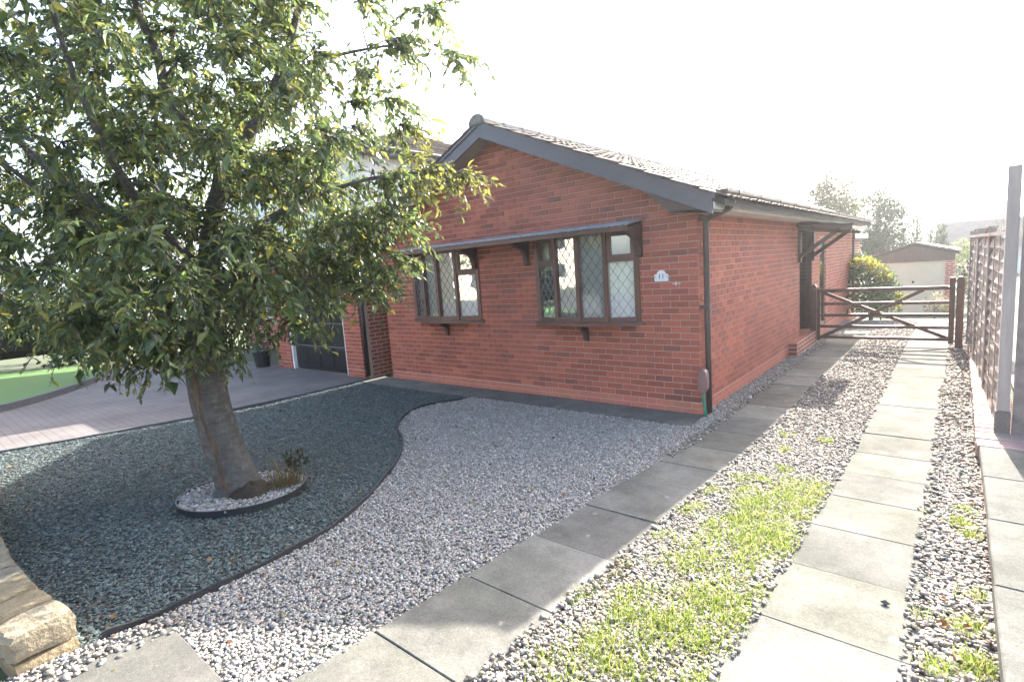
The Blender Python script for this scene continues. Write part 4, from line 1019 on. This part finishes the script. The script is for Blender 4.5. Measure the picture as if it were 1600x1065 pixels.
sheet('neighbour_path', [(2.84, -6.5), (5.5, -6.5), (5.5, 9), (2.80, 9)], 0.03, 'asphalt')
fx = lambda y: 2.60-0.030*(y-0.2)
posts_y = [0.20, 2.05, 3.90, 5.75]
r = thing('fence', (2.5, 3.0, 0.1), 'weathered lapped board fence with a tall post, standing on the boundary wall', 'fence')
for i, yy in enumerate(posts_y):
    zt = 2.41 if i == 0 else 1.93
    hw = 0.042 if i == 0 else 0.036
    pp = MB().box(fx(yy)-hw, fx(yy)+hw, yy-hw, yy+hw, 0.325 if i == 0 else 0.09, zt)
    po_ = pp.build('post', 'post_wood', r, bevel=0.004)
    if i: MB().box(fx(yy)-0.05, fx(yy)+0.05, yy-0.05, yy+0.05, zt, zt+0.025).build('post_cap', 'post_wood', po_)
    else: MB().box(fx(yy)-0.052, fx(yy)+0.052, yy-0.052, yy+0.052, 0.10, 0.325).build('post_base', 'slab', po_, col=(1.1, 1.0, 1.0))
for i in range(3):
    ya, yb = posts_y[i]+0.05, posts_y[i+1]-0.045; pass
    P = lambda y, dx, z: (fx(y)+dx, y, z); nb = 15; z = 0.16; h = (1.84-0.16)/nb
    m = MB(); m.hexa([P(ya, -0.034, 1.85), P(ya, 0.035, 1.85), P(yb, 0.035, 1.85), P(yb, -0.034, 1.85), P(ya, -0.034, 1.885), P(ya, 0.035, 1.885), P(yb, 0.035, 1.885), P(yb, -0.034, 1.885)]); pn = m.build('panel', 'fence_wood', r)
    m = MB(); m.hexa([P(ya, -0.02, 0.105), P(ya, 0.02, 0.105), P(yb, 0.02, 0.105), P(yb, -0.02, 0.105), P(ya, -0.02, 0.13), P(ya, 0.02, 0.13), P(yb, 0.02, 0.13), P(yb, -0.02, 0.13)]); m.build('bottom_rail', 'fence_wood', pn)
    for b in range(nb):
        z0 = 0.16+b*h; jj = [random.uniform(-.012, .012) for _ in range(7)]
        m = MB(); v = []; ns = 6
        for k in range(ns+1):
            y = ya+(yb-ya)*k/ns
            wv = 0.006*math.sin(k*1.7+b*2.3); v += [P(y, -0.024+wv, z0+jj[k]), P(y, -0.012+wv, z0+jj[k]), P(y, 0.012+wv, z0+h-0.022), P(y, 0.002+wv, z0+h-0.022)]
        f = [(0, 1, 2, 3), (4*ns+3, 4*ns+2, 4*ns+1, 4*ns)]
        for k in range(ns):
            for q in range(4): f.append((4*k+q, 4*k+4+q, 4*k+4+(q+1) % 4, 4*k+(q+1) % 4))
        m.add(v, f); m.build('board', 'fence_wood', pn)
    for k in range(4):
        y = ya+0.02+(yb-ya-0.04)*k/3
        m = MB(); m.hexa([P(y-0.018, -0.028, 0.13), P(y-0.018, -0.021, 0.13), P(y+0.018, -0.021, 0.13), P(y+0.018, -0.028, 0.13), P(y-0.018, -0.028, 1.85), P(y-0.018, -0.021, 1.85), P(y+0.018, -0.021, 1.85), P(y+0.018, -0.028, 1.85)]); m.build('batten', 'fence_wood', pn)
sg = thing('side_gate', (3.1, 0.2, 0.05), 'dark boarded gate hung beside the tall timber post', 'gate')
MB().box(2.65, 3.75, 0.165, 0.235, 2.33, 2.405).build('top_rail', 'post_wood', sg)
for k in range(8): MB().box(2.665+0.125*k, 2.665+0.125*k+0.118, 0.19, 0.215, 0.1, 2.24-0.0*k).build('board', 'fence_wood', sg)
MB().box(3.68, 3.77, 0.155, 0.245, 0.05, 2.33).build('post', 'post_wood', sg)

# ------------------------------------------------------------------ field gate across the drive
gz0 = zg(1, 5.9); GY = 5.9
gt = thing('field_gate', (1.2, GY, gz0), 'brown five-bar field gate closed across the drive', 'gate')
gx0, gx1 = 0.20, 2.16
for i, z in enumerate((0.115, 0.325, 0.545, 0.765, 1.02)):
    MB().box(gx0, gx1, GY-0.018, GY+0.018, z-(0.028 if i < 4 else 0.035), z+(0.028 if i < 4 else 0.035)).build('bar', 'gate_wood', gt, bevel=0.004)
MB().box(gx1, gx1+0.075, GY-0.035, GY+0.035, 0.04, 1.20).build('hinge_stile', 'gate_wood', gt, bevel=0.01)
MB().box(gx0-0.06, gx0, GY-0.03, GY+0.03, 0.05, 1.06).build('latch_stile', 'gate_wood', gt, bevel=0.006)
MB().beam((gx0, GY-0.034, 0.10), (gx1-0.35, GY-0.034, 1.0), 0.03, 0.06).build('brace', 'gate_wood', gt)
MB().beam((gx0, GY+0.034, 1.0), (gx1, GY+0.034, 0.13), 0.03, 0.06).build('brace', 'gate_wood', gt)
MB().tube([(gx1-0.02, GY-0.045, 1.03), (gx1+0.16, GY-0.045, 1.03)], 0.012, 8).build('hinge_strap', 'black_paint', gt)
for x, lab, nm, zt in ((0.08, 'short brown gate post against the bungalow side wall', 'gate_post', 1.10), (2.305, 'round-topped brown gate post next to the lapped fence', 'gate_post', 1.16)):
    r = thing('gate_post', (x, GY, -0.05), lab, 'post', 'posts of the field gate')
    m = MB(); poly = [(x-0.052, -0.08), (x+0.052, -0.08), (x+0.052, zt)] + [(x+0.052*math.cos(a), zt+0.052*math.sin(a)) for a in np.linspace(0.2, math.pi-0.2, 7)] + [(x-0.052, zt)]
    m.prism(poly, 'y', GY-0.05, GY+0.05); m.build('post', 'gate_wood', r)
    if x < 1: MB().tube([(0.08, GY-0.055, 1.06), (0.20, GY-0.06, 1.09)], 0.008, 6).build('latch', 'lead', r)

# ------------------------------------------------------------------ neighbour's house with its garage
nh = thing('neighbour_house', (-11, 4, 0), 'white rendered two-storey house with brick garage beside the cherry tree', 'house')
GX0, GX1 = -9.75, -6.36; DX0, DX1 = -9.05, -6.98; GF = -0.22
# garage walls: brick piers, side wall, lintel
def pier(x0, x1, z0, z1, nm):
    m = MB().box(x0+0.006, x1-0.006, GF+0.007, GF+0.2, z0-0.05, z1); o = m.build(nm, 'mortar', nh); bs = []; cs = []
    for a, b, za, zb, k in lay(x0, x1, z0, z1, None, (), lambda k: -0.1125 if k % 2 else 0.0, int(z0/0.075)-1):
        bs.append((max(a, x0), b, GF, GF+0.1, za, zb)); cs.append(brick_col())
    joined_bricks('brickwork', bs, cs, o)
pier(DX1+0.07, GX1, 0.0, 2.25, 'garage_pier'); pier(GX0, DX0-0.07, 0.0, 2.25, 'garage_pier'); pier(DX0-0.068, DX1+0.068, 2.10, 2.25, 'garage_lintel')
MB().box(GX1-0.2, GX1-0.002, GF+0.2, 6.5, -0.05, 2.25).build('garage_side_wall', 'brick_wall_y', nh)
m = MB(); m.box(DX0-0.068, DX0, GF+0.03, GF+0.12, 0, 2.098).box(DX1, DX1+0.068, GF+0.03, GF+0.12, 0, 2.098).box(DX0, DX1, GF+0.03, GF+0.12, 2.04, 2.098); m.build('garage_door_frame', 'white_paint', nh)
gd = MB().box(DX0, DX1, GF+0.10, GF+0.13, 0.02, 2.04).build('garage_door', 'black_paint', nh)
for r in range(4):
    for c in range(4):
        x = DX0+0.06+c*0.505; z = 0.10+r*0.485
        MB().box(x, x+0.45, GF+0.085, GF+0.10, z, z+0.40).build('door_panel', 'black_paint', gd, bevel=0.012)
for r in range(1, 4): MB().box(DX0+0.05, DX1-0.05, GF+0.092, GF+0.099, 0.10+r*0.485-0.055, 0.10+r*0.485-0.035).build('door_trim', 'lead', gd)
MB().prism([(GF-0.12, 2.25), (1.6, 2.25), (1.6, 2.62), (GF-0.12, 2.33)], 'x', GX0-0.3, GX1-0.12).build('garage_roof', 'roof_tex_y', nh)
MB().box(GX0-0.3, GX1-0.12, GF-0.16, GF-0.122, 2.20, 2.33).build('garage_fascia', 'black_paint', nh)
MB().tube([(GX1+0.05, GF+0.05, 2.25), (GX1+0.05, GF+0.05, 0.05)], 0.04, 10).build('downpipe', 'black_plastic', nh, True)
# main block
HX0, HX1, HY0, HY1, HE = -15.2, -8.35, 1.5, 8.6, 4.85
MB().box(HX0, HX1, HY0, HY1, 0, 2.5).build('lower_wall', 'brick_wall_x', nh); MB().box(HX0-0.01, HX1+0.01, HY0-0.01, HY1+0.01, 2.5, HE).build('upper_wall', 'render_white', nh)
o_ = 0.38; RZ = 6.25; ry = (HY0+HY1)/2; hipx = (HY1-HY0)/2+o_
m = MB(); e = HE-0.05
x0, x1, y0, y1 = HX0-o_, HX1+o_, HY0-o_, HY1+o_
rx = (HX0+HX1)/2
m.add([(x0, y0, e), (x1, y0, e), (x1, y1, e), (x0, y1, e), (rx-0.9, ry, RZ), (rx+0.9, ry, RZ)], [(0, 1, 5, 4), (1, 2, 5), (2, 3, 4, 5), (3, 0, 4), (3, 2, 1, 0)])
hr = m.build('roof', 'roof_tex_y', nh)
nr = 16
for i in range(nr):       # tile courses on the slope that faces the bungalow: overlapping steps
    t0, t1 = i/nr, (i+1)/nr
    A = lambda t: Vector((x1, y0, e)).lerp(Vector((rx+0.9, ry, RZ)), t); B_ = lambda t: Vector((x1, y1, e)).lerp(Vector((rx+0.9, ry, RZ)), t); u = Vector((0.012, 0, 0.03))
    a0, b0, a1, b1 = A(t0), B_(t0), A(t1), B_(t1)
    mm = MB(); mm.add([a0+u*1.6, b0+u*1.6, b1+u*0.5, a1+u*0.5, a0, b0], [(0, 1, 2, 3), (4, 5, 1, 0)]); mm.build('tile_course', 'roof_tex_y', hr)
g = MB(); g.tube([(x1+0.03, y0, e+0.02), (x1+0.03, y1, e+0.02)], 0.055, 8); g.build('gutter', 'black_plastic', nh)
g = MB(); g.box(HX1+0.005, x1, y0, y1, e-0.10, e-0.02); g.build('eave_soffit', 'black_paint', nh)
MB().tube([(x1, 3.25, e), (HX1+0.08, 3.25, e-0.35), (HX1+0.08, 3.25, 2.4)], 0.04, 8).build('downpipe', 'black_plastic', nh, True)
g = MB(); g.tube([(x0, y0-0.03, e+0.02), (x1, y0-0.03, e+0.02)], 0.055, 8); g.build('gutter', 'black_plastic', nh)
for wx, wz0, wz1, ww in ((-10.1, 3.2, 4.4, 1.3), (-13.2, 3.2, 4.4, 1.7), (-13.2, 0.9, 2.2, 1.9)):
    m = MB(); yy = HY0-0.02
    m.box(wx-ww/2, wx+ww/2, yy-0.04, yy-0.0, wz0, wz0+0.08).box(wx-ww/2, wx+ww/2, yy-0.04, yy, wz1-0.08, wz1)
    for q in np.linspace(wx-ww/2+0.04, wx+ww/2-0.04, 4): m.box(q-0.035, q+0.035, yy-0.04, yy, wz0+0.08, wz1-0.08)
    f = m.build('window', 'white_paint', nh); MB().box(wx-ww/2+0.05, wx+ww/2-0.05, yy-0.018, yy-0.012, wz0+0.08, wz1-0.08).build('pane', 'glass', f)
    MB().box(wx-ww/2+0.02, wx+ww/2-0.02, yy-0.006, yy-0.002, wz0+0.02, wz1-0.02).build('curtain', 'black_paint', f)  # black sheet standing in for the dark room behind the pane
pd = MB().box(-11.6, -10.6, HY0-0.06, HY0-0.02, 0.05, 2.1).build('front_door', 'white_paint', nh); MB().box(-10.75, -10.70, HY0-0.12, HY0-0.06, 0.95, 1.1).build('handle', 'brass', pd)
fp = thing('flower_pot', (-10.25, -0.35, 0), 'dark planter with a small bush by the neighbour garage', 'planter')
MB().tube([(-10.25, -0.35, 0.0), (-10.25, -0.35, 0.35), (-10.25, -0.35, 0.38)], [0.15, 0.2, 0.21], 14).build('pot', 'black_plastic', fp)
leaf_cloud('foliage', [(-10.25, -0.35, 0.6)], [(0.26, 0.26, 0.3)], 260, 0.07, [(0.04, 0.08, 0.03), (0.03, 0.06, 0.02)], fp)

# hedge beyond the neighbour's lawn
hd = thing('hedge', (-17.3, -4, 0), 'tall dark green hedge along the far edge of the lawn', 'hedge')
cs, rs = [], []
for i in range(80):
    y = rng.uniform(-11, -0.8); cs.append((-17.4+rng.normal(0, 0.4), y, rng.uniform(0.4, 2.2))); rs.append((0.75, 0.75, 0.62))
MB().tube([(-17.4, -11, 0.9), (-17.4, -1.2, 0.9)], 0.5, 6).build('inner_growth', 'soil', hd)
leaf_cloud('foliage', cs, rs, 9000, 0.2, [(0.02, 0.038, 0.015), (0.026, 0.045, 0.016), (0.014, 0.026, 0.012)], hd)
def broad_tree(name, x, y, h, r, label, pal, n, size, z0=None, cat='tree', trunk_r=0.12, group=None, aspect=0.5, nb=22, thin=0.5):
    zb_ = zg(x, y) if z0 is None else z0; t = thing(name, (x, y, zb_), label, cat, group)
    m = MB(); m.tube([(x, y, zb_-0.1), (x+0.1, y, zb_+h*0.4), (x, y+0.1, zb_+h*0.9)], [trunk_r, trunk_r*0.7, trunk_r*0.15], 7)
    cs, rs = [], []
    for i in range(nb):
        q = rng.normal(0, 1, 3); q /= np.linalg.norm(q); k = rng.random()**0.4
        c = (x+q[0]*r*0.75*k, y+q[1]*r*0.75*k, zb_+h*0.62+q[2]*h*0.33*k); cs.append(c); s_ = r*rng.uniform(0.22, 0.4); rs.append((s_, s_, s_*0.85))
        m.tube([(x, y, zb_+h*0.35), tuple((np.array([x, y, zb_+h*0.4])+np.array(c))/2), c], [trunk_r*0.4, trunk_r*0.25, trunk_r*0.1], 4, False)
    m.build('trunk', 'bark', t, True); leaf_cloud('crown', cs, rs, n, size, pal, t, shell=thin, aspect=aspect); return t
broad_tree('tree', -19.5, -1.2, 5.2, 2.2, 'dark leafy tree rising behind the hedge', [(0.03, 0.06, 0.02), (0.04, 0.075, 0.025)], 5200, 0.15)
broad_tree('tree', -21, -7.5, 4.2, 2.4, 'spreading green tree at the hedge end furthest from the houses', [(0.035, 0.065, 0.022), (0.045, 0.08, 0.025)], 5200, 0.15)

# ------------------------------------------------------------------ garden behind the gate
GZ = zg(1, 18)
gg = thing('garden_garage', (1.05, 18, GZ), 'small brick garage with cream door at the end of the drive', 'garage')
gy = 18.0; ax, az = 1.05, 1.80; hw = 1.18; ez = 1.40
MB().box(ax+0.86, ax+1.12, gy, gy+0.25, GZ-0.1, ez).build('pier', 'brick_wall_x', gg); MB().box(ax-1.12, ax-0.86, gy, gy+0.25, GZ-0.1, ez).build('pier', 'brick_wall_x', gg)
MB().box(ax-1.12, ax-1.0, gy+0.25, gy+5, GZ-0.1, ez).build('side_wall', 'brick_wall_y', gg); MB().box(ax+1.0, ax+1.12, gy+0.25, gy+5, GZ-0.1, ez).build('side_wall', 'brick_wall_y', gg)
MB().prism([(ax-1.12, ez-0.26), (ax+1.12, ez-0.26), (ax+1.12, ez), (ax, az-0.10), (ax-1.12, ez)], 'y', gy-0.03, gy+0.02).build('gable_board', 'dark_wood', gg)
dr = MB().box(ax-0.86, ax+0.86, gy+0.06, gy+0.10, GZ+0.02, ez-0.26).build('door', 'cream_paint', gg)
for k in range(20): MB().box(ax-0.84+0.084*k, ax-0.84+0.084*k+0.06, gy+0.048, gy+0.06, GZ+0.08, ez-0.32).build('door_rib', 'cream_paint', dr)
MB().box(ax-0.06, ax+0.0, gy+0.02, gy+0.05, 0.38, 0.46).build('handle', 'black_paint', dr)
for s in (1, -1):
    m = MB(); m.hexa([(ax, gy-0.15, az-0.1), (ax+s*(hw+0.05), gy-0.15, ez-0.06), (ax+s*(hw+0.05), gy+5.2, ez-0.06), (ax, gy+5.2, az-0.1), (ax, gy-0.15, az), (ax+s*(hw+0.05), gy-0.15, ez+0.02), (ax+s*(hw+0.05), gy+5.2, ez+0.02), (ax, gy+5.2, az)]); ro = m.build('roof_slope', 'roof_underlay', gg)
    for r in range(6):
        for c in range(12):
            t0 = r/6; x0 = ax+s*(hw+0.08)*(1-t0); z0 = ez+0.02+(az-ez-0.02)*t0; x1_ = ax+s*(hw+0.08)*(1-t0-0.19); z1_ = ez+0.02+(az-ez-0.02)*(t0+0.19); ya = gy-0.18+c*0.44
            MB().hexa([(x0, ya, z0+0.005), (x0, ya+0.43, z0+0.005), (x1_, ya+0.43, z1_+0.0), (x1_, ya, z1_+0.0), (x0, ya, z0+0.05), (x0, ya+0.43, z0+0.05), (x1_, ya+0.43, z1_+0.022), (x1_, ya, z1_+0.022)]).build('roof_tile', 'tile', ro, col=tuple(random.uniform(0.9, 1.1)*q for q in (0.13, 0.09, 0.08)))
lw = sheet('garden_lawn', [(-3, 10.35), (2.5, 10.35), (2.5, 17.9), (-3, 17.9)], 0.01, 'meadow')
shr = thing('variegated_shrub', (0.62, 10.9, zg(0.6, 10.9)), 'rounded green and yellow variegated shrub behind the field gate', 'shrub')
z = zg(0.6, 10.9)
cs = [(0.30, 10.7, z+0.75), (0.62, 10.8, z+0.65), (0.42, 11.1, z+1.25), (0.85, 11.0, z+0.55), (0.15, 11.2, z+1.4), (0.75, 10.9, z+1.0)]; rs = [(0.48, 0.5, 0.62), (0.5, 0.5, 0.6), (0.45, 0.5, 0.42), (0.36, 0.4, 0.5), (0.4, 0.4, 0.38), (0.34, 0.4, 0.38)]
MB().tube([(0.5, 11, z-0.1), (0.5, 11, z+0.9)], [0.06, 0.03], 6).build('stem', 'bark', shr)
leaf_cloud('foliage', cs, rs, 3600, 0.085, [(0.05, 0.085, 0.03), (0.06, 0.10, 0.03), (0.04, 0.07, 0.03), (0.09, 0.13, 0.04)], shr)
leaf_cloud('yellow_foliage', [(0.3, 10.85, z+1.55), (0.55, 10.75, z+1.4), (0.78, 10.75, z+1.15), (1.12, 10.8, z+0.5)], [(0.3, 0.25, 0.14), (0.24, 0.22, 0.15), (0.18, 0.2, 0.16), (0.14, 0.15, 0.2)], 520, 0.085, [(0.38, 0.30, 0.03), (0.30, 0.28, 0.05), (0.22, 0.22, 0.05)], shr)
lw = thing('flowering_plant', (1.75, 14.5, zg(1.75, 14.5)), 'pale low plant in front of the cream garage door', 'plant')
MB().tube([(1.75, 14.5, zg(1.75, 14.5)-.05), (1.75, 14.5, zg(1.75, 14.5)+0.4)], [0.03, 0.015], 5).build('stem', 'bark', lw)
leaf_cloud('foliage', [(1.75, 14.5, zg(1.75, 14.5)+0.45), (1.95, 14.6, zg(1.75, 14.5)+0.35)], [(0.3, 0.3, 0.35), (0.25, 0.25, 0.3)], 420, 0.08, [(0.16, 0.15, 0.06), (0.10, 0.12, 0.05), (0.25, 0.18, 0.12)], lw)
lw = thing('climber', (2.36, 8.2, 0), 'pale flowering climber behind the round-topped gate post', 'plant')
MB().tube([(2.36, 8.2, -0.15), (2.36, 8.2, 1.2)], [0.02, 0.01], 5).build('stem', 'bark', lw)
leaf_cloud('foliage', [(2.36, 8.2, 0.9), (2.38, 8.3, 1.25)], [(0.13, 0.3, 0.5), (0.12, 0.3, 0.25)], 420, 0.06, [(0.06, 0.09, 0.04), (0.35, 0.30, 0.30), (0.08, 0.11, 0.05)], lw)

broad_tree('birch_tree', -2.75, 24, 7.5, 1.9, 'thin pale birch tree rising above the bungalow eaves', [(0.07, 0.085, 0.04), (0.09, 0.09, 0.045), (0.06, 0.07, 0.035)], 8500, 0.12, -0.9, nb=44, thin=0.6)
broad_tree('evergreen_tree', -0.85, 26, 5.6, 2.0, 'broad bluish evergreen tree behind the bungalow', [(0.03, 0.06, 0.035), (0.04, 0.07, 0.04)], 11000, 0.15, -0.9, aspect=0.3, nb=44)
def conifer(x, y, h, r, label):
    t = thing('conifer', (x, y, -0.9), label, 'tree', 'small conifers behind the garage'); h += 0.2; r = 0.75; cs, rs = [], []
    for i in range(12):
        k = i/11; cs.append((x+rng.normal(0, .08)*(1-k), y+rng.normal(0, .08)*(1-k), -0.9+h*(0.12+0.85*k))); q = r*(1.02-0.85*k); rs.append((q, q, h*0.09))
    MB().tube([(x, y, -1.0), (x, y, -0.9+h*0.9)], [0.1, 0.02], 6).build('trunk', 'bark', t); leaf_cloud('crown', cs, rs, 2600, 0.16, [(0.025, 0.05, 0.025), (0.035, 0.06, 0.03)], t, aspect=0.25, up_=1.2)
for x, h, l in ((0.05, 3.1, 'conifer between the evergreen tree and its taller neighbour'), (0.62, 3.95, 'tallest of the dark conifers behind the garage'), (1.15, 3.4, 'conifer with slanting tip behind the garage ridge'), (1.6, 3.3, 'conifer standing closest to the far slate roof')): conifer(x, 28, h, 0.55, l)
broad_tree('bush', 2.55, 26, 2.6, 1.2, 'sunlit yellow-green bush behind the garage roof', [(0.14, 0.18, 0.05), (0.10, 0.14, 0.04), (0.2, 0.2, 0.06)], 1400, 0.14, -0.9, cat='bush')
broad_tree('tree', 4.0, 42, 4.0, 1.0, 'dark round-headed tree between the far roof and chimney', [(0.03, 0.055, 0.025), (0.04, 0.065, 0.03)], 1200, 0.18, -1.0)
# far house with slate roof and chimney
fh = thing('far_house', (3.6, 46, -1), 'distant house with grey slate roof showing above the fence', 'house')
MB().box(0.9, 12, 45.4, 50, -1.0, 1.2).build('wall', 'render_white', fh)
m = MB(); m.prism([(44.8, 1.05), (50.6, 1.05), (47.7, 3.15)], 'x', 0.85, 12.2); fr_ = m.build('roof', 'roof_tex', fh)
ch = MB().box(4.75, 5.45, 47.1, 47.9, 2.7, 3.55).build('chimney', 'brick_wall_x', fr_)
for x in (4.92, 5.28): MB().tube([(x, 47.5, 3.5), (x, 47.5, 3.85)], 0.12, 8).build('chimney_pot', 'terracotta', fr_)
# stone gate pier tops behind fence
cp = thing('gate_pier', (2.72, 7.2, 0), 'square brick pier with flat stone cap behind the fence', 'pier')
MB().box(2.50, 2.72, 7.1, 7.32, -0.1, 1.96).build('pier', 'brick_wall_x', cp); MB().box(2.47, 2.75, 7.07, 7.35, 1.96, 2.0).build('cap', 'slab', cp, col=(1, 1, 1))

# hills
def hills():
    V = []; F = []; na, nr = 60, 8
    for i in range(na+1):
        a = math.radians(-55+110*i/na)
        for j in range(nr+1):
            r = 620+j*90; 
            h = 0.92*(10+64*math.sin(j/nr*math.pi*0.5))*(0.55+0.5*math.sin(a*2.2+0.95)) + 7*math.sin(a*17)*(j/nr)+4*math.sin(a*41+1)*(j/nr)
            V.append((r*math.sin(a), r*math.cos(a), -4 + max(0, h)*(0 if j == 0 else 1)))
    for i in range(na):
        for j in range(nr): q = i*(nr+1)+j; F.append((q, q+nr+1, q+nr+2, q+1))
    tag(np_mesh('hills', V, F, 'hill', smooth=True), kind='structure')
    cs = []; n = 900; a = np.radians(rng.uniform(-12, 14, n)); r = rng.uniform(1250, 2500, n)
hills()

# ------------------------------------------------------------------ houses across the street (seen in the window glass)
def street_house(x, y, wd, label, wallmat, k):
    r = thing('street_house', (x, y, 0.2), label, 'house', 'houses across the street')
    MB().box(x-wd/2, x+wd/2, y-6, y, 0, 4.9).build('wall', wallmat, r)
    MB().prism([(y-6.4, 4.85), (y+0.4, 4.85), (y-3, 7.3)], 'x', x-wd/2-0.3, x+wd/2+0.3).build('roof', 'roof_red', r)
    for wx in (-wd*0.28, wd*0.28):
        for z0, z1 in ((0.9, 2.2), (3.2, 4.4)):
            f = MB().box(x+wx-0.9, x+wx+0.9, y+0.002, y+0.06, z0, z1).build('window', 'white_paint', r); MB().box(x+wx-0.8, x+wx+0.8, y+0.062, y+0.07, z0+0.1, z1-0.1).build('pane', 'black_paint', f)
    MB().box(x-0.45, x+0.45, y+0.002, y+0.05, 0.2, 2.2).build('door', 'white_paint', r)
plain('roof_red', (0.26, 0.09, 0.06), (0.18, 0.07, 0.05), 3, 0.85, 0.3)
street_house(-15, -24, 8.5, 'white rendered house across the street reflected in the windows', 'render_white', 0)
street_house(-26, -24, 8.5, 'cream house across the street, furthest from the fence side', 'cream_paint', 1)
street_house(-4.5, -24, 8.5, 'cream house across the street opposite the bungalow', 'cream_paint', 1)

# fallen leaves
fl = [(1485, 985, 0.045), (1505, 988, 0.03), (1522, 790, 0.04), (1495, 1040, 0.04), (1535, 1010, 0.04), (1478, 945, 0.03), (1500, 725, 0.03), (1440, 800, 0.03), (1280, 758, 0.025), (1250, 752, 0.025), (880, 775, 0.03), (130, 850, 0.03)]
where = ['largest curled rusty leaf on the pebbles beside the coping slabs', 'small dry leaf next to the largest curled leaf by the coping', 'dry leaf in the grass tuft at the foot of the coping', 'dry leaf in the weeds between wheel strip and coping', 'dry leaf tucked against the face of the coping wall', 'dry leaf on bare pebbles beside the fence-side wheel strip', 'dry leaf on pebbles near where coping bricks begin', 'dry leaf at the edge of the fence-side wheel strip', 'dry leaf in the gravel between the wheel strips, closer to the fence', 'dry leaf in the gravel between the wheel strips, closer to the house', 'lone dry leaf on the pale gravel before the bow windows', 'lone dry leaf on the blue slate chips']
LFm = None
for i, (px, py, s) in enumerate(fl):
    q = G(px, py); me = bpy.data.meshes.new('fallen_leaf'); me.from_pydata([tuple(v) for v in LT*np.array([0.6, 1, 1.3])*s*1.5], [], LF); me.materials.append(MATS['dry_leaf'])
    o = bpy.data.objects.new('fallen_leaf', me); COL.objects.link(o); o.location = (q[0], q[1], zg(*q)+0.026); o.rotation_euler = (random.uniform(-.4, .4), random.uniform(-.4, .4), random.uniform(0, 6))
    tag(o, where[i], 'fallen leaf', 'fallen leaves on the drive')
q = G(1383, 950); st = MB(); st.add([(q[0]+a*0.022, q[1]+b*0.018, zg(*q)+0.03+c*0.014) for a, b, c in OCT], OF); tag(st.build('stone', 'kerb_stone'), 'single dark pebble lying on the concrete wheel strip', 'stone')

# ------------------------------------------------------------------ air
hz = MB().box(-2900, 2900, -120, 2900, -8, 72).build('haze', None); hz['kind'] = 'stuff'
m = bpy.data.materials.new('haze'); m.use_nodes = True; t = m.node_tree; t.nodes.remove(t.nodes['Principled BSDF'])
pv = t.nodes.new('ShaderNodeVolumePrincipled'); pv.inputs['Density'].default_value = 0.0013; pv.inputs['Color'].default_value = (0.92, 0.95, 1, 1); pv.inputs['Anisotropy'].default_value = 0.7
t.links.new(pv.outputs[0], t.nodes['Material Output'].inputs['Volume']); hz.data.materials.append(m)
